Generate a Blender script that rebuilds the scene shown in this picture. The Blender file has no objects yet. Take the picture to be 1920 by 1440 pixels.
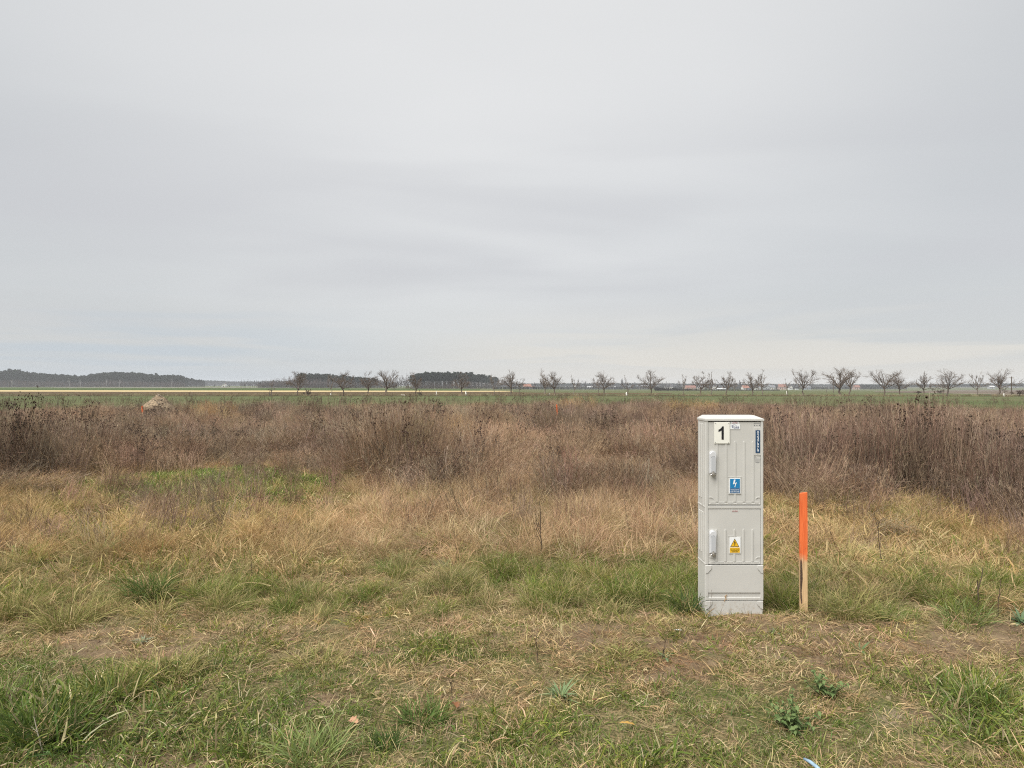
import bpy, bmesh, math, random
import numpy as np
from mathutils import Vector, Matrix, Euler

R = math.radians
SC = bpy.context.scene
COL = SC.collection
rnd = random.Random(7)
rng = np.random.default_rng(7)

# ------------------------------------------------------------------ camera, sky, sun, exposure
F = 1332.0          # focal length in photograph pixels (1920 wide)
HZ = 721.5          # row of the horizon in the photograph
CAMZ = 1.6
cam_d = bpy.data.cameras.new('camera')
cam_d.sensor_width = 36.0
cam_d.lens = 36.0 * F / 1920.0
cam_d.clip_start = 0.05
cam_d.clip_end = 8000.0
cam = bpy.data.objects.new('camera', cam_d)
COL.objects.link(cam)
cam.location = (0, 0, CAMZ)
cam.rotation_euler = (R(90) + math.atan((HZ - 720.0) / F), 0, 0)
SC.camera = cam

EXPO = 1.95
SC.view_settings.view_transform = 'Standard'
SC.view_settings.look = 'None'
SC.view_settings.gamma = 1.0
SC.view_settings.use_curve_mapping = False
SC.view_settings.exposure = EXPO

SUN_EL, SUN_AZ = R(56), R(224)      # azimuth measured clockwise from +Y (behind the camera, to the left)
sun_d = bpy.data.lights.new('sun', 'SUN')
sun_d.energy = 1.5
sun_d.angle = R(48)
sun_d.color = (1.0, 0.965, 0.91)
sun = bpy.data.objects.new('sun', sun_d)
COL.objects.link(sun)
sdir = Vector((math.sin(SUN_AZ) * math.cos(SUN_EL), math.cos(SUN_AZ) * math.cos(SUN_EL), math.sin(SUN_EL)))
sun.rotation_euler = (-sdir).to_track_quat('-Z', 'Y').to_euler()
sun.location = (0, -20, 40)


def lin(r, g, b):
    return tuple(((c / 255.0) / 12.92 if c / 255.0 <= 0.04045 else ((c / 255.0 + 0.055) / 1.055) ** 2.4) for c in (r, g, b))


class NT:
    """small helper to write node trees"""
    def __init__(self, nt):
        self.nt = nt
        nt.nodes.clear()

    def n(self, typ, **kw):
        nd = self.nt.nodes.new(typ)
        for k, v in kw.items():
            setattr(nd, k, v)
        return nd

    def l(self, a, b):
        self.nt.links.new(a, b)

    def put(self, sock, v):
        if isinstance(v, bpy.types.NodeSocket):
            self.l(v, sock)
        else:
            if hasattr(sock, 'default_value') and isinstance(v, (tuple, list)) and len(v) == 3 and sock.type == 'RGBA':
                v = (*v, 1.0)
            sock.default_value = v

    def math(self, op, a, b=0.0, clamp=False):
        nd = self.n('ShaderNodeMath', operation=op)
        nd.use_clamp = clamp
        self.put(nd.inputs[0], a)
        self.put(nd.inputs[1], b)
        return nd.outputs[0]

    def mix(self, f, a, b, mode='MIX'):
        nd = self.n('ShaderNodeMix', data_type='RGBA', blend_type=mode)
        self.put(nd.inputs[0], f)
        self.put(nd.inputs[6], a)
        self.put(nd.inputs[7], b)
        return nd.outputs[2]

    def ramp(self, f, lo, hi):
        nd = self.n('ShaderNodeMapRange', interpolation_type='SMOOTHSTEP')
        self.put(nd.inputs[0], f)
        nd.inputs[1].default_value = lo
        nd.inputs[2].default_value = hi
        return nd.outputs[0]

    def noise(self, vec, scale, detail=3.0, rough=0.55, dist=0.0):
        nd = self.n('ShaderNodeTexNoise')
        if vec is not None:
            self.l(vec, nd.inputs['Vector'])
        nd.inputs['Scale'].default_value = scale
        nd.inputs['Detail'].default_value = detail
        nd.inputs['Roughness'].default_value = rough
        nd.inputs['Distortion'].default_value = dist
        return nd.outputs[0]

    def comb(self, x, y, z):
        nd = self.n('ShaderNodeCombineXYZ')
        for s, v in zip(nd.inputs, (x, y, z)):
            self.put(s, v)
        return nd.outputs[0]


world = bpy.data.worlds.new('World')
SC.world = world
world.use_nodes = True
w = NT(world.node_tree)
tc = w.n('ShaderNodeTexCoord')
sep = w.n('ShaderNodeSeparateXYZ')
w.l(tc.outputs['Generated'], sep.inputs[0])
sx, sy, sz = sep.outputs
zz = w.math('ADD', w.math('MAXIMUM', sz, 0.0), 0.10)
cx_ = w.math('DIVIDE', sx, zz)
cy_ = w.math('DIVIDE', sy, zz)
v1 = w.comb(w.math('MULTIPLY', cx_, 0.45), w.math('MULTIPLY', cy_, 0.6), 0.0)
n1 = w.noise(v1, 0.55, 4.0, 0.5, 0.4)
n2 = w.noise(w.comb(w.math('MULTIPLY', cx_, 0.35), cy_, 3.7), 1.3, 5.0, 0.55, 0.3)
cl = w.math('ADD', w.math('MULTIPLY', n1, 0.8), w.math('MULTIPLY', n2, 0.2))
S = 1.0 / (2.0 ** EXPO)


def skyc(r, g, b):
    return tuple(c * S for c in lin(r, g, b))


# the cloud is thinnest high ahead and thickens smoothly away from there
vd = w.n('ShaderNodeVectorMath', operation='DOT_PRODUCT')
w.l(tc.outputs['Generated'], vd.inputs[0])
vd.inputs[1].default_value = (-0.05, 0.80, 0.60)
lob = w.ramp(vd.outputs['Value'], 0.72, 1.02)
thin_ = w.math('ADD', lob, w.math('MULTIPLY', w.math('SUBTRACT', cl, 0.5), 1.35), clamp=True)
cloud = w.mix(thin_, skyc(201, 203, 204), skyc(230, 230, 229))
# a slightly heavier deck low over the fields
n3 = w.noise(w.comb(w.math('MULTIPLY', sx, 1.6), w.math('MULTIPLY', sz, 9.0), 7.1), 1.0, 3.0, 0.5, 0.3)
deck = w.math('MULTIPLY', w.ramp(sz, 0.02, 0.12), w.math('SUBTRACT', 1.0, w.ramp(sz, 0.17, 0.40)))
cloud = w.mix(w.math('MULTIPLY', deck, w.math('ADD', 0.10, w.math('MULTIPLY', w.ramp(n3, 0.38, 0.62), 0.65))), cloud, skyc(201, 201, 203))
# the layer thins towards the horizon: cooler where blue shows through on one side, warmer towards the hidden sun
hor = w.mix(w.ramp(sx, -0.42, 0.10), skyc(186, 197, 208), skyc(222, 217, 209))
streak = w.noise(w.comb(w.math('MULTIPLY', sx, 2.0), w.math('MULTIPLY', sz, 30.0), 1.3), 1.0, 4.0, 0.5, 0.4)
hf = w.math('MULTIPLY', w.math('SUBTRACT', 1.0, w.ramp(sz, 0.015, 0.13)), w.ramp(streak, 0.42, 0.57), clamp=True)
hf2 = w.math('MAXIMUM', w.math('MULTIPLY', hf, 0.85), w.math('SUBTRACT', 0.8, w.math('MULTIPLY', w.ramp(sz, 0.0, 0.05), 0.8)))
cloud = w.mix(hf2, cloud, hor)
sky = w.n('ShaderNodeTexSky', sky_type='NISHITA')
sky.sun_disc = False
sky.sun_elevation = SUN_EL
sky.sun_rotation = SUN_AZ
skym = w.mix(1.0, sky.outputs[0], (0.10, 0.10, 0.10), 'MULTIPLY')
fin = w.mix(0.03, cloud, skym)
bg = w.n('ShaderNodeBackground')
bg.inputs[1].default_value = 1.0
w.l(fin, bg.inputs[0])
wo = w.n('ShaderNodeOutputWorld')
w.l(bg.outputs[0], wo.inputs[0])

cy = SC.cycles
world.cycles.sampling_method = 'NONE'
cy.max_bounces = 6
cy.diffuse_bounces = 3
cy.glossy_bounces = 2
cy.transmission_bounces = 3
cy.transparent_max_bounces = 4
cy.volume_bounces = 0
cy.use_denoising = False
cy.use_adaptive_sampling = False
cy.sampling_pattern = 'BLUE_NOISE'
cy.filter_width = 1.1


# ------------------------------------------------------------------ helpers
def tag(o, label=None, cat=None, group=None, kind=None):
    if label: o['label'] = label
    if cat: o['category'] = cat
    if group: o['group'] = group
    if kind: o['kind'] = kind
    return o


def empty(name, loc=(0, 0, 0), rz=0.0, label=None, cat=None, group=None):
    o = bpy.data.objects.new(name, None)
    o.empty_display_size = 0.1
    COL.objects.link(o)
    o.location = loc
    o.rotation_euler = (0, 0, rz)
    return tag(o, label, cat, group)


def link_mesh(name, me, mat=None, parent=None, smooth=False):
    if mat is not None and not me.materials:
        me.materials.append(mat)
    if smooth:
        me.polygons.foreach_set('use_smooth', [True] * len(me.polygons))
    o = bpy.data.objects.new(name, me)
    COL.objects.link(o)
    if parent is not None:
        o.parent = parent
    return o


def np_mesh(name, V, faces, cols=None):
    """faces: list of (M,k) int arrays"""
    me = bpy.data.meshes.new(name)
    V = np.asarray(V, np.float32)
    me.vertices.add(len(V))
    me.vertices.foreach_set('co', V.ravel())
    loops = np.concatenate([f.ravel() for f in faces]).astype(np.int32)
    tot = np.concatenate([np.full(len(f), f.shape[1], np.int32) for f in faces])
    start = np.concatenate([[0], np.cumsum(tot)[:-1]]).astype(np.int32)
    me.loops.add(len(loops))
    me.loops.foreach_set('vertex_index', loops)
    me.polygons.add(len(tot))
    me.polygons.foreach_set('loop_start', start)
    me.update(calc_edges=True)
    if cols is not None:
        a = me.attributes.new('Col', 'FLOAT_COLOR', 'POINT')
        c = np.ones((len(V), 4), np.float32)
        c[:, :3] = cols
        a.data.foreach_set('color', c.ravel())
    return me


class MB:
    """collects shapes into one mesh"""
    def __init__(self):
        self.bm = bmesh.new()

    def box(self, x0, x1, y0, y1, z0, z1, bev=0.0, seg=1, rot=None):
        r = bmesh.ops.create_cube(self.bm, size=1.0)
        m = Matrix.Translation(((x0 + x1) / 2, (y0 + y1) / 2, (z0 + z1) / 2)) @ Matrix.Diagonal((abs(x1 - x0), abs(y1 - y0), abs(z1 - z0), 1))
        bmesh.ops.transform(self.bm, matrix=m, verts=r['verts'])
        if bev:
            es = list({e for v in r['verts'] for e in v.link_edges})
            bmesh.ops.bevel(self.bm, geom=es, offset=bev, segments=seg, affect='EDGES', profile=0.5)
        return self

    def prism(self, pts, y0, y1):
        """polygon given in x,z, extruded from y0 (front) to y1"""
        a = [self.bm.verts.new((x, y0, z)) for x, z in pts]
        b = [self.bm.verts.new((x, y1, z)) for x, z in pts]
        n = len(pts)
        self.bm.faces.new(a)
        self.bm.faces.new(b[::-1])
        for i in range(n):
            j = (i + 1) % n
            self.bm.faces.new((a[j], a[i], b[i], b[j]))
        return self

    def poly(self, pts3):
        self.bm.faces.new([self.bm.verts.new(p) for p in pts3])
        return self

    def tube(self, pts, rad, sides=8):
        pts = [Vector(p) for p in pts]
        rad = rad if isinstance(rad, (list, tuple)) else [rad] * len(pts)
        rings = []
        for i, p in enumerate(pts):
            t = (pts[min(i + 1, len(pts) - 1)] - pts[max(i - 1, 0)]).normalized()
            a = t.orthogonal().normalized()
            if i and rings:
                pr = rings[-1][1]
                a = (pr - t * pr.dot(t)).normalized()
            b = t.cross(a)
            rings.append(([self.bm.verts.new(p + (a * math.cos(2 * math.pi * k / sides) + b * math.sin(2 * math.pi * k / sides)) * rad[i]) for k in range(sides)], a))
        for (r0, _), (r1, _) in zip(rings, rings[1:]):
            for k in range(sides):
                self.bm.faces.new((r0[k], r0[(k + 1) % sides], r1[(k + 1) % sides], r1[k]))
        self.bm.faces.new(rings[0][0][::-1])
        self.bm.faces.new(rings[-1][0])
        return self

    def build(self, name, mat=None, parent=None, smooth=False):
        bmesh.ops.recalc_face_normals(self.bm, faces=self.bm.faces)
        me = bpy.data.meshes.new(name)
        self.bm.to_mesh(me)
        self.bm.free()
        return link_mesh(name, me, mat, parent, smooth)


# numpy value noise
def _h(i, j, s):
    n = (i.astype(np.int64) * 374761393 + j.astype(np.int64) * 668265263 + s * 1442695041) & 0xffffffff
    n = ((n ^ (n >> 13)) * 1274126177) & 0xffffffff
    n = (n ^ (n >> 16)) & 0xffffff
    return n / float(0xffffff)


def vn(x, y, s=0):
    x = np.asarray(x, float); y = np.asarray(y, float)
    i = np.floor(x); j = np.floor(y)
    fx = x - i; fy = y - j
    fx = fx * fx * (3 - 2 * fx); fy = fy * fy * (3 - 2 * fy)
    a = _h(i, j, s); b = _h(i + 1, j, s); c = _h(i, j + 1, s); d = _h(i + 1, j + 1, s)
    return (a * (1 - fx) + b * fx) * (1 - fy) + (c * (1 - fx) + d * fx) * fy


def fbm(x, y, s=0, o=4):
    t = 0; a = 1; tot = 0
    for k in range(o):
        t = t + a * vn(x * 2 ** k, y * 2 ** k, s + k * 17); tot += a; a *= 0.5
    return t / tot


def sst(x, a, b):
    t = np.clip((np.asarray(x, float) - a) / (b - a), 0, 1)
    return t * t * (3 - 2 * t)


# ------------------------------------------------------------------ terrain
def slope(u):
    return np.interp(u, [-0.8, -0.40, -0.08, 0.10, 0.8], [0.0009, 0.0010, 0.0025, 0.0052, 0.0056])


def zt(x, y):
    """height of the land"""
    x = np.asarray(x, float); y = np.asarray(y, float)
    d = np.hypot(x, y)
    u = np.where(y > 1, x / np.maximum(y, 1), np.sign(x) * 0.8)
    u = np.clip(u, -0.8, 0.8)
    z = -0.4 * sst(d, 50, 130) - np.clip(d - 130, 0, 770) * slope(u)
    if np.all(d > 45.0):
        return z
    near = 1 - sst(d, 14, 45)
    bump = (fbm(x * 0.55, y * 0.55, 3, 3) - 0.5) * 0.16 + (fbm(x * 2.6, y * 2.6, 5, 3) - 0.5) * 0.07
    # flat trodden spot round the cabinet and the stake
    k = np.exp(-(((x - 1.75) / 0.75) ** 2 + ((y - 4.95) / 0.45) ** 2))
    bump = bump * (1 - k)
    return z + bump * near


def ray(px, py):
    """where the line of sight through a photograph pixel meets the land"""
    u = (px - 960) / F
    dy = py - HZ
    k = math.sqrt(1 + u * u)
    sl = float(slope(max(-.8, min(.8, u))))
    lo, hi = 2.0, 2600.0
    for _ in range(44):
        m = math.sqrt(lo * hi)
        d = m * k
        t = max(0.0, min(1.0, (d - 50) / 80))
        h = -0.4 * t * t * (3 - 2 * t) - max(0.0, min(770.0, d - 130)) * sl
        if (CAMZ - h) / m * F > dy: lo = m
        else: hi = m
    m = math.sqrt(lo * hi)
    return u * m, m, float(zt(u * m, m))


def flat(px, py):
    d = F * CAMZ / (py - HZ)
    return (px - 960) / F * d, d


# ------------------------------------------------------------------ materials
def pmat(name, col, rough=0.6, spec=0.3, metal=0.0, var=0.0, vscale=20.0, bump=0.0, bscale=120.0):
    m = bpy.data.materials.new(name)
    m.use_nodes = True
    t = NT(m.node_tree)
    b = t.n('ShaderNodeBsdfPrincipled')
    o = t.n('ShaderNodeOutputMaterial')
    t.l(b.outputs[0], o.inputs[0])
    b.inputs['Roughness'].default_value = rough
    b.inputs['Specular IOR Level'].default_value = spec
    b.inputs['Metallic'].default_value = metal
    c = t.n('ShaderNodeTexCoord').outputs['Object']
    if var:
        nz = t.noise(c, vscale, 4.0)
        k = t.ramp(nz, 0.3, 0.7)
        t.l(t.mix(k, tuple(x * (1 - var) for x in col), tuple(min(1, x * (1 + var)) for x in col)), b.inputs['Base Color'])
    else:
        b.inputs['Base Color'].default_value = (*col, 1)
    if bump:
        bp = t.n('ShaderNodeBump')
        bp.inputs['Strength'].default_value = bump
        bp.inputs['Distance'].default_value = 0.01
        t.l(t.noise(c, bscale, 3.0), bp.inputs['Height'])
        t.l(bp.outputs[0], b.inputs['Normal'])
    return m


def leafmat(name, instanced, trans=0.25, rough=0.7, spec=0.10):
    m = bpy.data.materials.new(name)
    m.use_nodes = True
    t = NT(m.node_tree)
    a = t.n('ShaderNodeAttribute'); a.attribute_name = 'Col'
    c = a.outputs['Color']
    if instanced:
        i = t.n('ShaderNodeAttribute', attribute_type='INSTANCER'); i.attribute_name = 'tint'
        c = t.mix(1.0, c, i.outputs['Color'], 'MULTIPLY')
    b = t.n('ShaderNodeBsdfPrincipled')
    b.inputs['Roughness'].default_value = rough
    b.inputs['Specular IOR Level'].default_value = spec
    t.l(c, b.inputs['Base Color'])
    out = t.n('ShaderNodeOutputMaterial')
    if trans:
        tr = t.n('ShaderNodeBsdfTranslucent')
        t.l(c, tr.inputs[0])
        mx = t.n('ShaderNodeMixShader')
        mx.inputs[0].default_value = trans
        t.l(b.outputs[0], mx.inputs[1]); t.l(tr.outputs[0], mx.inputs[2])
        t.l(mx.outputs[0], out.inputs[0])
    else:
        t.l(b.outputs[0], out.inputs[0])
    return m


M_BLADE_I = leafmat('grass_blades_scattered', True)
M_BLADE = leafmat('grass_blades', False)
M_WEED_I = leafmat('weed_stems_scattered', True, 0.12, 0.8, 0.1)
M_WEED = leafmat('weed_stems', False, 0.1, 0.8, 0.1)
M_FAR_I = leafmat('far_trees', True, 0.0, 0.9, 0.05)


def ground_mat():
    m = bpy.data.materials.new('soil')
    m.use_nodes = True
    t = NT(m.node_tree)
    g = t.n('ShaderNodeNewGeometry').outputs['Position']
    sp = t.n('ShaderNodeSeparateXYZ'); t.l(g, sp.inputs[0])
    a = t.noise(g, 0.9, 4.0); b_ = t.noise(g, 5.0, 5.0, 0.6); c_ = t.noise(g, 60.0, 4.0, 0.65)
    soil = t.mix(t.ramp(b_, 0.35, 0.68), (0.115, 0.082, 0.050), (0.195, 0.142, 0.088))
    soil = t.mix(t.math('MULTIPLY', t.ramp(c_, 0.5, 0.75), 0.6), soil, (0.27, 0.205, 0.135))
    soil = t.mix(t.math('MULTIPLY', t.ramp(a, 0.56, 0.72), 0.7), soil, (0.32, 0.265, 0.195))
    that = t.mix(t.ramp(c_, 0.38, 0.62), (0.075, 0.066, 0.030), (0.21, 0.165, 0.085))
    that = t.mix(t.math('MULTIPLY', t.ramp(t.noise(g, 2.2, 3.0), 0.48, 0.62), 0.65), that, (0.07, 0.085, 0.028))
    at = t.n('ShaderNodeAttribute'); at.attribute_name = 'bare'
    k = t.math('ADD', at.outputs['Fac'], t.math('MULTIPLY', t.math('SUBTRACT', b_, 0.5), 0.9))
    col = t.mix(t.ramp(k, 0.25, 0.6), that, soil)
    # under the weeds: dark litter; beyond them a sown green field
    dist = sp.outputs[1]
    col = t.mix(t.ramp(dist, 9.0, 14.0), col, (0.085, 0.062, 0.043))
    crop = t.mix(t.ramp(t.noise(g, 0.05, 5.0, 0.6), 0.35, 0.65), (0.078, 0.100, 0.036), (0.105, 0.108, 0.048))
    crop = t.mix(t.math('MULTIPLY', t.ramp(t.noise(g, 1.1, 4.0, 0.7), 0.45, 0.7), 0.5), crop, (0.10, 0.082, 0.045))
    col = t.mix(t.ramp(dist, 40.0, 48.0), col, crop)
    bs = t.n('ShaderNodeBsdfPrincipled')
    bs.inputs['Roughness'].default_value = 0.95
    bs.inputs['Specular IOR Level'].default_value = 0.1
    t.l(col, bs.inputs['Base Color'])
    bp = t.n('ShaderNodeBump'); bp.inputs['Strength'].default_value = 0.9; bp.inputs['Distance'].default_value = 0.02
    t.l(t.math('ADD', b_, t.math('MULTIPLY', c_, 0.45)), bp.inputs['Height'])
    t.l(bp.outputs[0], bs.inputs['Normal'])
    o = t.n('ShaderNodeOutputMaterial'); t.l(bs.outputs[0], o.inputs[0])
    return m


def field_mat(name, c1, c2, scale, rows=None):
    m = bpy.data.materials.new(name)
    m.use_nodes = True
    t = NT(m.node_tree)
    g = t.n('ShaderNodeNewGeometry').outputs['Position']
    k = t.noise(g, scale, 6.0, 0.65)
    col = t.mix(t.ramp(k, 0.35, 0.65), c1, c2)
    bs = t.n('ShaderNodeBsdfPrincipled')
    bs.inputs['Roughness'].default_value = 1.0
    bs.inputs['Specular IOR Level'].default_value = 0.0
    t.l(col, bs.inputs['Base Color'])
    o = t.n('ShaderNodeOutputMaterial'); t.l(bs.outputs[0], o.inputs[0])
    return m


# ------------------------------------------------------------------ density maps (layout read off the photograph, kept as places on the land)
def uv_of(x, y):
    y = np.maximum(y, 0.5)
    return 960 + F * x / y, HZ + F * CAMZ / y


def blobs(u, v, L):
    s = 0
    for (cx, cy0, rx, ry, k) in L:
        s = s + k * np.exp(-((u - cx) / rx) ** 2 - ((v - cy0) / ry) ** 2)
    return s


BARE = [(110, 1195, 190, 26, 1.0), (330, 1215, 130, 20, .7), (230, 1432, 230, 24, 1.0), (600, 1312, 60, 18, .9), (850, 1290, 130, 24, .6),
        (1160, 1192, 170, 26, 1.0), (1420, 1180, 130, 16, .9), (1640, 1205, 330, 34, 1.0), (690, 1218, 60, 10, .9), (985, 1190, 60, 14, .8),
        (1240, 1270, 160, 28, .6), (1560, 1270, 220, 36, .7), (1860, 1200, 140, 26, .7), (1750, 1350, 140, 20, .5), (660, 1355, 60, 10, .5),
        (470, 1180, 120, 14, .5), (1380, 1163, 60, 10, 1.0)]
LUSH = [(160, 1330, 190, 70, 1.0), (430, 1380, 230, 60, 1.0), (640, 1400, 170, 50, .9), (60, 1260, 120, 40, .8), (330, 1270, 120, 45, .8),
        (870, 1390, 190, 50, .55), (1120, 1400, 190, 46, .5), (1330, 1330, 120, 45, .55), (1420, 1250, 70, 25, .4), (1840, 1310, 120, 45, .6),
        (1700, 1400, 220, 40, .5), (900, 1225, 150, 26, .6), (560, 1225, 90, 26, .5), (1500, 1380, 150, 40, .6), (720, 1225, 60, 20, .5),
        (1200, 1330, 120, 30, .4), (600, 1270, 120, 26, .4)]
TALLGREEN = [(290, 1100, 150, 24, 1.0), (60, 1130, 110, 30, .9), (520, 1120, 200, 30, .8), (860, 1085, 190, 26, .9), (1150, 1105, 180, 42, 1.2),
             (1300, 1120, 60, 36, .9), (1470, 1120, 60, 36, 1.0), (1620, 1130, 200, 34, .9), (1850, 1120, 140, 44, .8), (700, 1130, 150, 26, .5), (960, 1130, 160, 24, .5)]
CLEAR_OPEN = [(310, 915, 200, 42, 1.0), (520, 915, 150, 40, 1.0)]
CLEAR = [(300, 905, 170, 24, 1.0), (520, 900, 130, 18, 1.1), (450, 940, 160, 22, .6)]


def bare_at(x, y):
    u, v = uv_of(x, y)
    return np.clip(blobs(u, v, BARE) * (0.15 + 1.5 * sst(fbm(x * 2.3, y * 2.3, 31, 4), .30, .68)), 0, 1)


def weed_front(x, y):
    """distance at which the brown weeds begin, by direction"""
    u, _ = uv_of(x, y)
    e = np.interp(u, [-200, 0, 200, 420, 600, 680, 760, 900, 1290, 1450, 1700, 1920, 2150],
                  [13.0, 13.2, 14.4, 14.2, 13.0, 11.2, 10.4, 10.2, 10.4, 10.0, 9.5, 9.2, 9.0])
    return e + (fbm(x * 0.75, y * 0.75, 57, 3) - 0.5) * 4.6 + (fbm(x * 0.25, y * 0.25, 58, 2) - 0.5) * 2.0


# ------------------------------------------------------------------ ground
def build_ground():
    az = np.concatenate([np.arange(-180, -50, 5.0), np.arange(-50, 50, 0.5), np.arange(50, 180, 5.0)])
    rad = [0.4, 0.9, 1.4, 1.9]
    r = 2.2
    while r < 2600:
        rad.append(r)
        r += max(0.045, 0.0 if r < 7 else (r - 6.9) * 0.05)
    rad.append(2600.0)
    rad = np.array(rad)
    A = np.radians(az)
    X = np.outer(rad, np.sin(A)); Y = np.outer(rad, np.cos(A))
    Z = zt(X, Y)
    nr, na = X.shape
    V = np.stack([X.ravel(), Y.ravel(), Z.ravel()], 1)
    V = np.vstack([V, [[0, 0, float(zt(0, 0))]]])
    i, j = np.meshgrid(np.arange(nr - 1), np.arange(na), indexing='ij')
    j2 = (j + 1) % na
    q = np.stack([i * na + j, i * na + j2, (i + 1) * na + j2, (i + 1) * na + j], -1).reshape(-1, 4)[:, ::-1]
    jj = np.arange(na)
    c = np.stack([np.full(na, nr * na), (jj + 1) % na, jj], -1)
    me = np_mesh('ground', V, [q, c])
    at = me.attributes.new('bare', 'FLOAT', 'POINT')
    at.data.foreach_set('value', np.where(V[:, 1] > 2, bare_at(V[:, 0], V[:, 1]), 0.3).astype(np.float32))
    o = link_mesh('ground', me, ground_mat(), smooth=True)
    tag(o, kind='structure')
    return o


build_ground()


def field(name, near, far, mat, lift, n=90):
    """a strip of land between two boundary lines, given as photograph points (px, py)"""
    px = np.linspace(near[0][0], near[-1][0], n)
    yn = np.interp(px, [p[0] for p in near], [p[1] for p in near])
    yf = np.interp(px, [p[0] for p in far], [p[1] for p in far])
    V, Q = [], []
    K = 5
    for i in range(n):
        a = ray(px[i], yn[i]); b = ray(px[i], yf[i])
        for k in range(K):
            t = k / (K - 1)
            d = a[1] * (1 - t) + b[1] * t
            x = (px[i] - 960) / F * d
            V.append((x, d, float(zt(x, d)) + lift))
    for i in range(n - 1):
        for k in range(K - 1):
            Q.append((i * K + k, (i + 1) * K + k, (i + 1) * K + k + 1, i * K + k + 1))
    o = link_mesh(name, np_mesh(name, V, [np.array(Q)]), mat)
    return tag(o, kind='structure')


field('ploughed_field', [(-400, 739.8), (0, 739.6), (520, 740.6), (960, 740.0), (1230, 739.5), (1260, 738.2)],
      [(-400, 734.5), (0, 734.6), (520, 735.4), (940, 735.0), (1000, 736.2), (1230, 737.2), (1260, 737.6)],
      field_mat('ploughed_soil', (0.085, 0.060, 0.040), (0.115, 0.088, 0.05), 0.12), 0.03)
field('stubble_strip', [(-400, 734.3), (0, 734.6), (520, 735.3), (940, 734.9), (962, 734.2)],
      [(-400, 731.6), (0, 731.8), (520, 732.5), (940, 733.0), (962, 733.4)],
      field_mat('straw_stubble', (0.42, 0.33, 0.175), (0.50, 0.40, 0.23), 0.15), 0.06)
field('pale_field', [(100, 726.9), (480, 727.4), (560, 727.3)], [(100, 726.2), (300, 725.9), (560, 726.6)],
      field_mat('pale_winter_field', (0.17, 0.165, 0.125), (0.20, 0.19, 0.15), 0.05), 0.06)
field('brown_field', [(1640, 735.5), (1760, 737.4), (1850, 739.4), (1930, 741.2), (2300, 744)],
      [(1640, 734.2), (1760, 732.2), (1850, 731.2), (1930, 730.8), (2300, 730.6)],
      field_mat('bare_winter_soil', (0.12, 0.098, 0.078), (0.15, 0.122, 0.095), 0.08), 0.06)
field('dirt_track', [(1745, 737.3), (1850, 739.6), (1935, 741.6), (2300, 745)], [(1745, 736.8), (1850, 739.0), (1935, 740.8), (2300, 744)],
      field_mat('dry_track', (0.27, 0.24, 0.18), (0.34, 0.30, 0.22), 0.2), 0.09)
field('grass_verge', [(-400, 743.0), (2400, 743.0)], [(-400, 741.0), (2400, 741.0)],
      field_mat('rough_verge_grass', (0.050, 0.052, 0.022), (0.105, 0.085, 0.05), 0.6), 0.03, 140)
field('green_crop', [(-400, 731.7), (0, 731.9), (520, 732.4), (900, 732.8)], [(-400, 726.0), (0, 726.6), (215, 727.0), (520, 727.6), (900, 729.5)],
      field_mat('young_green_crop', (0.055, 0.088, 0.030), (0.075, 0.095, 0.04), 0.04), 0.03)


# ------------------------------------------------------------------ strand and blade generators (vectorised)
def blade_arrays(P, yaw, L, W, lean, curl, c0, c1, K, floor=0.004, tw=None):
    """N curved tapering blades -> verts, faces, cols"""
    N = len(P)
    if tw is None:
        tw = rng.uniform(-1.3, 1.3, N)
    h = np.stack([np.cos(yaw), np.sin(yaw), np.zeros(N)], 1)
    side = np.stack([-np.sin(yaw), np.cos(yaw), np.zeros(N)], 1)
    pts = [P]
    tans = []
    for k in range(K):
        th = lean + curl * ((k + 0.5) / K)
        T = np.sin(th)[:, None] * h + np.cos(th)[:, None] * np.array([0, 0, 1.0])
        tans.append(T)
        q = pts[-1] + T * (L / K)[:, None]
        q[:, 2] = np.maximum(q[:, 2], floor)
        pts.append(q)
    tans.append(tans[-1])
    V = np.zeros((N, 2 * K + 1, 3)); C = np.zeros((N, 2 * K + 1, 3))
    for k in range(K):
        T = tans[k]
        Nn = np.cross(T, side)
        wv = np.cos(tw)[:, None] * side + np.sin(tw)[:, None] * Nn
        t = k / K
        ww = W * (1 - 0.75 * t ** 1.6) * (0.75 if k == 0 else 1.0) * 0.5
        V[:, 2 * k] = pts[k] - wv * ww[:, None]
        V[:, 2 * k + 1] = pts[k] + wv * ww[:, None]
        C[:, 2 * k] = C[:, 2 * k + 1] = c0 * (1 - t) + c1 * t
    V[:, 2 * K] = pts[K]
    C[:, 2 * K] = c1
    base = (np.arange(N) * (2 * K + 1))[:, None]
    quads = [base + np.array([[2 * k, 2 * k + 1, 2 * k + 3, 2 * k + 2]]) for k in range(K - 1)]
    tri = base + np.array([[2 * K - 2, 2 * K - 1, 2 * K]])
    return V.reshape(-1, 3), [np.concatenate(quads)] if K > 1 else [], tri, C.reshape(-1, 3)


def join(parts):
    """parts: list of (V, [quads], tri, C)"""
    Vs, Qs, Ts, Cs = [], [], [], []
    off = 0
    for V, q, t, C in parts:
        Vs.append(V); Cs.append(C)
        for a in q: Qs.append(a + off)
        if t is not None and len(t): Ts.append(t + off)
        off += len(V)
    faces = []
    if Qs: faces.append(np.concatenate(Qs))
    if Ts: faces.append(np.concatenate(Ts))
    return np.concatenate(Vs), faces, np.concatenate(Cs)


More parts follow.
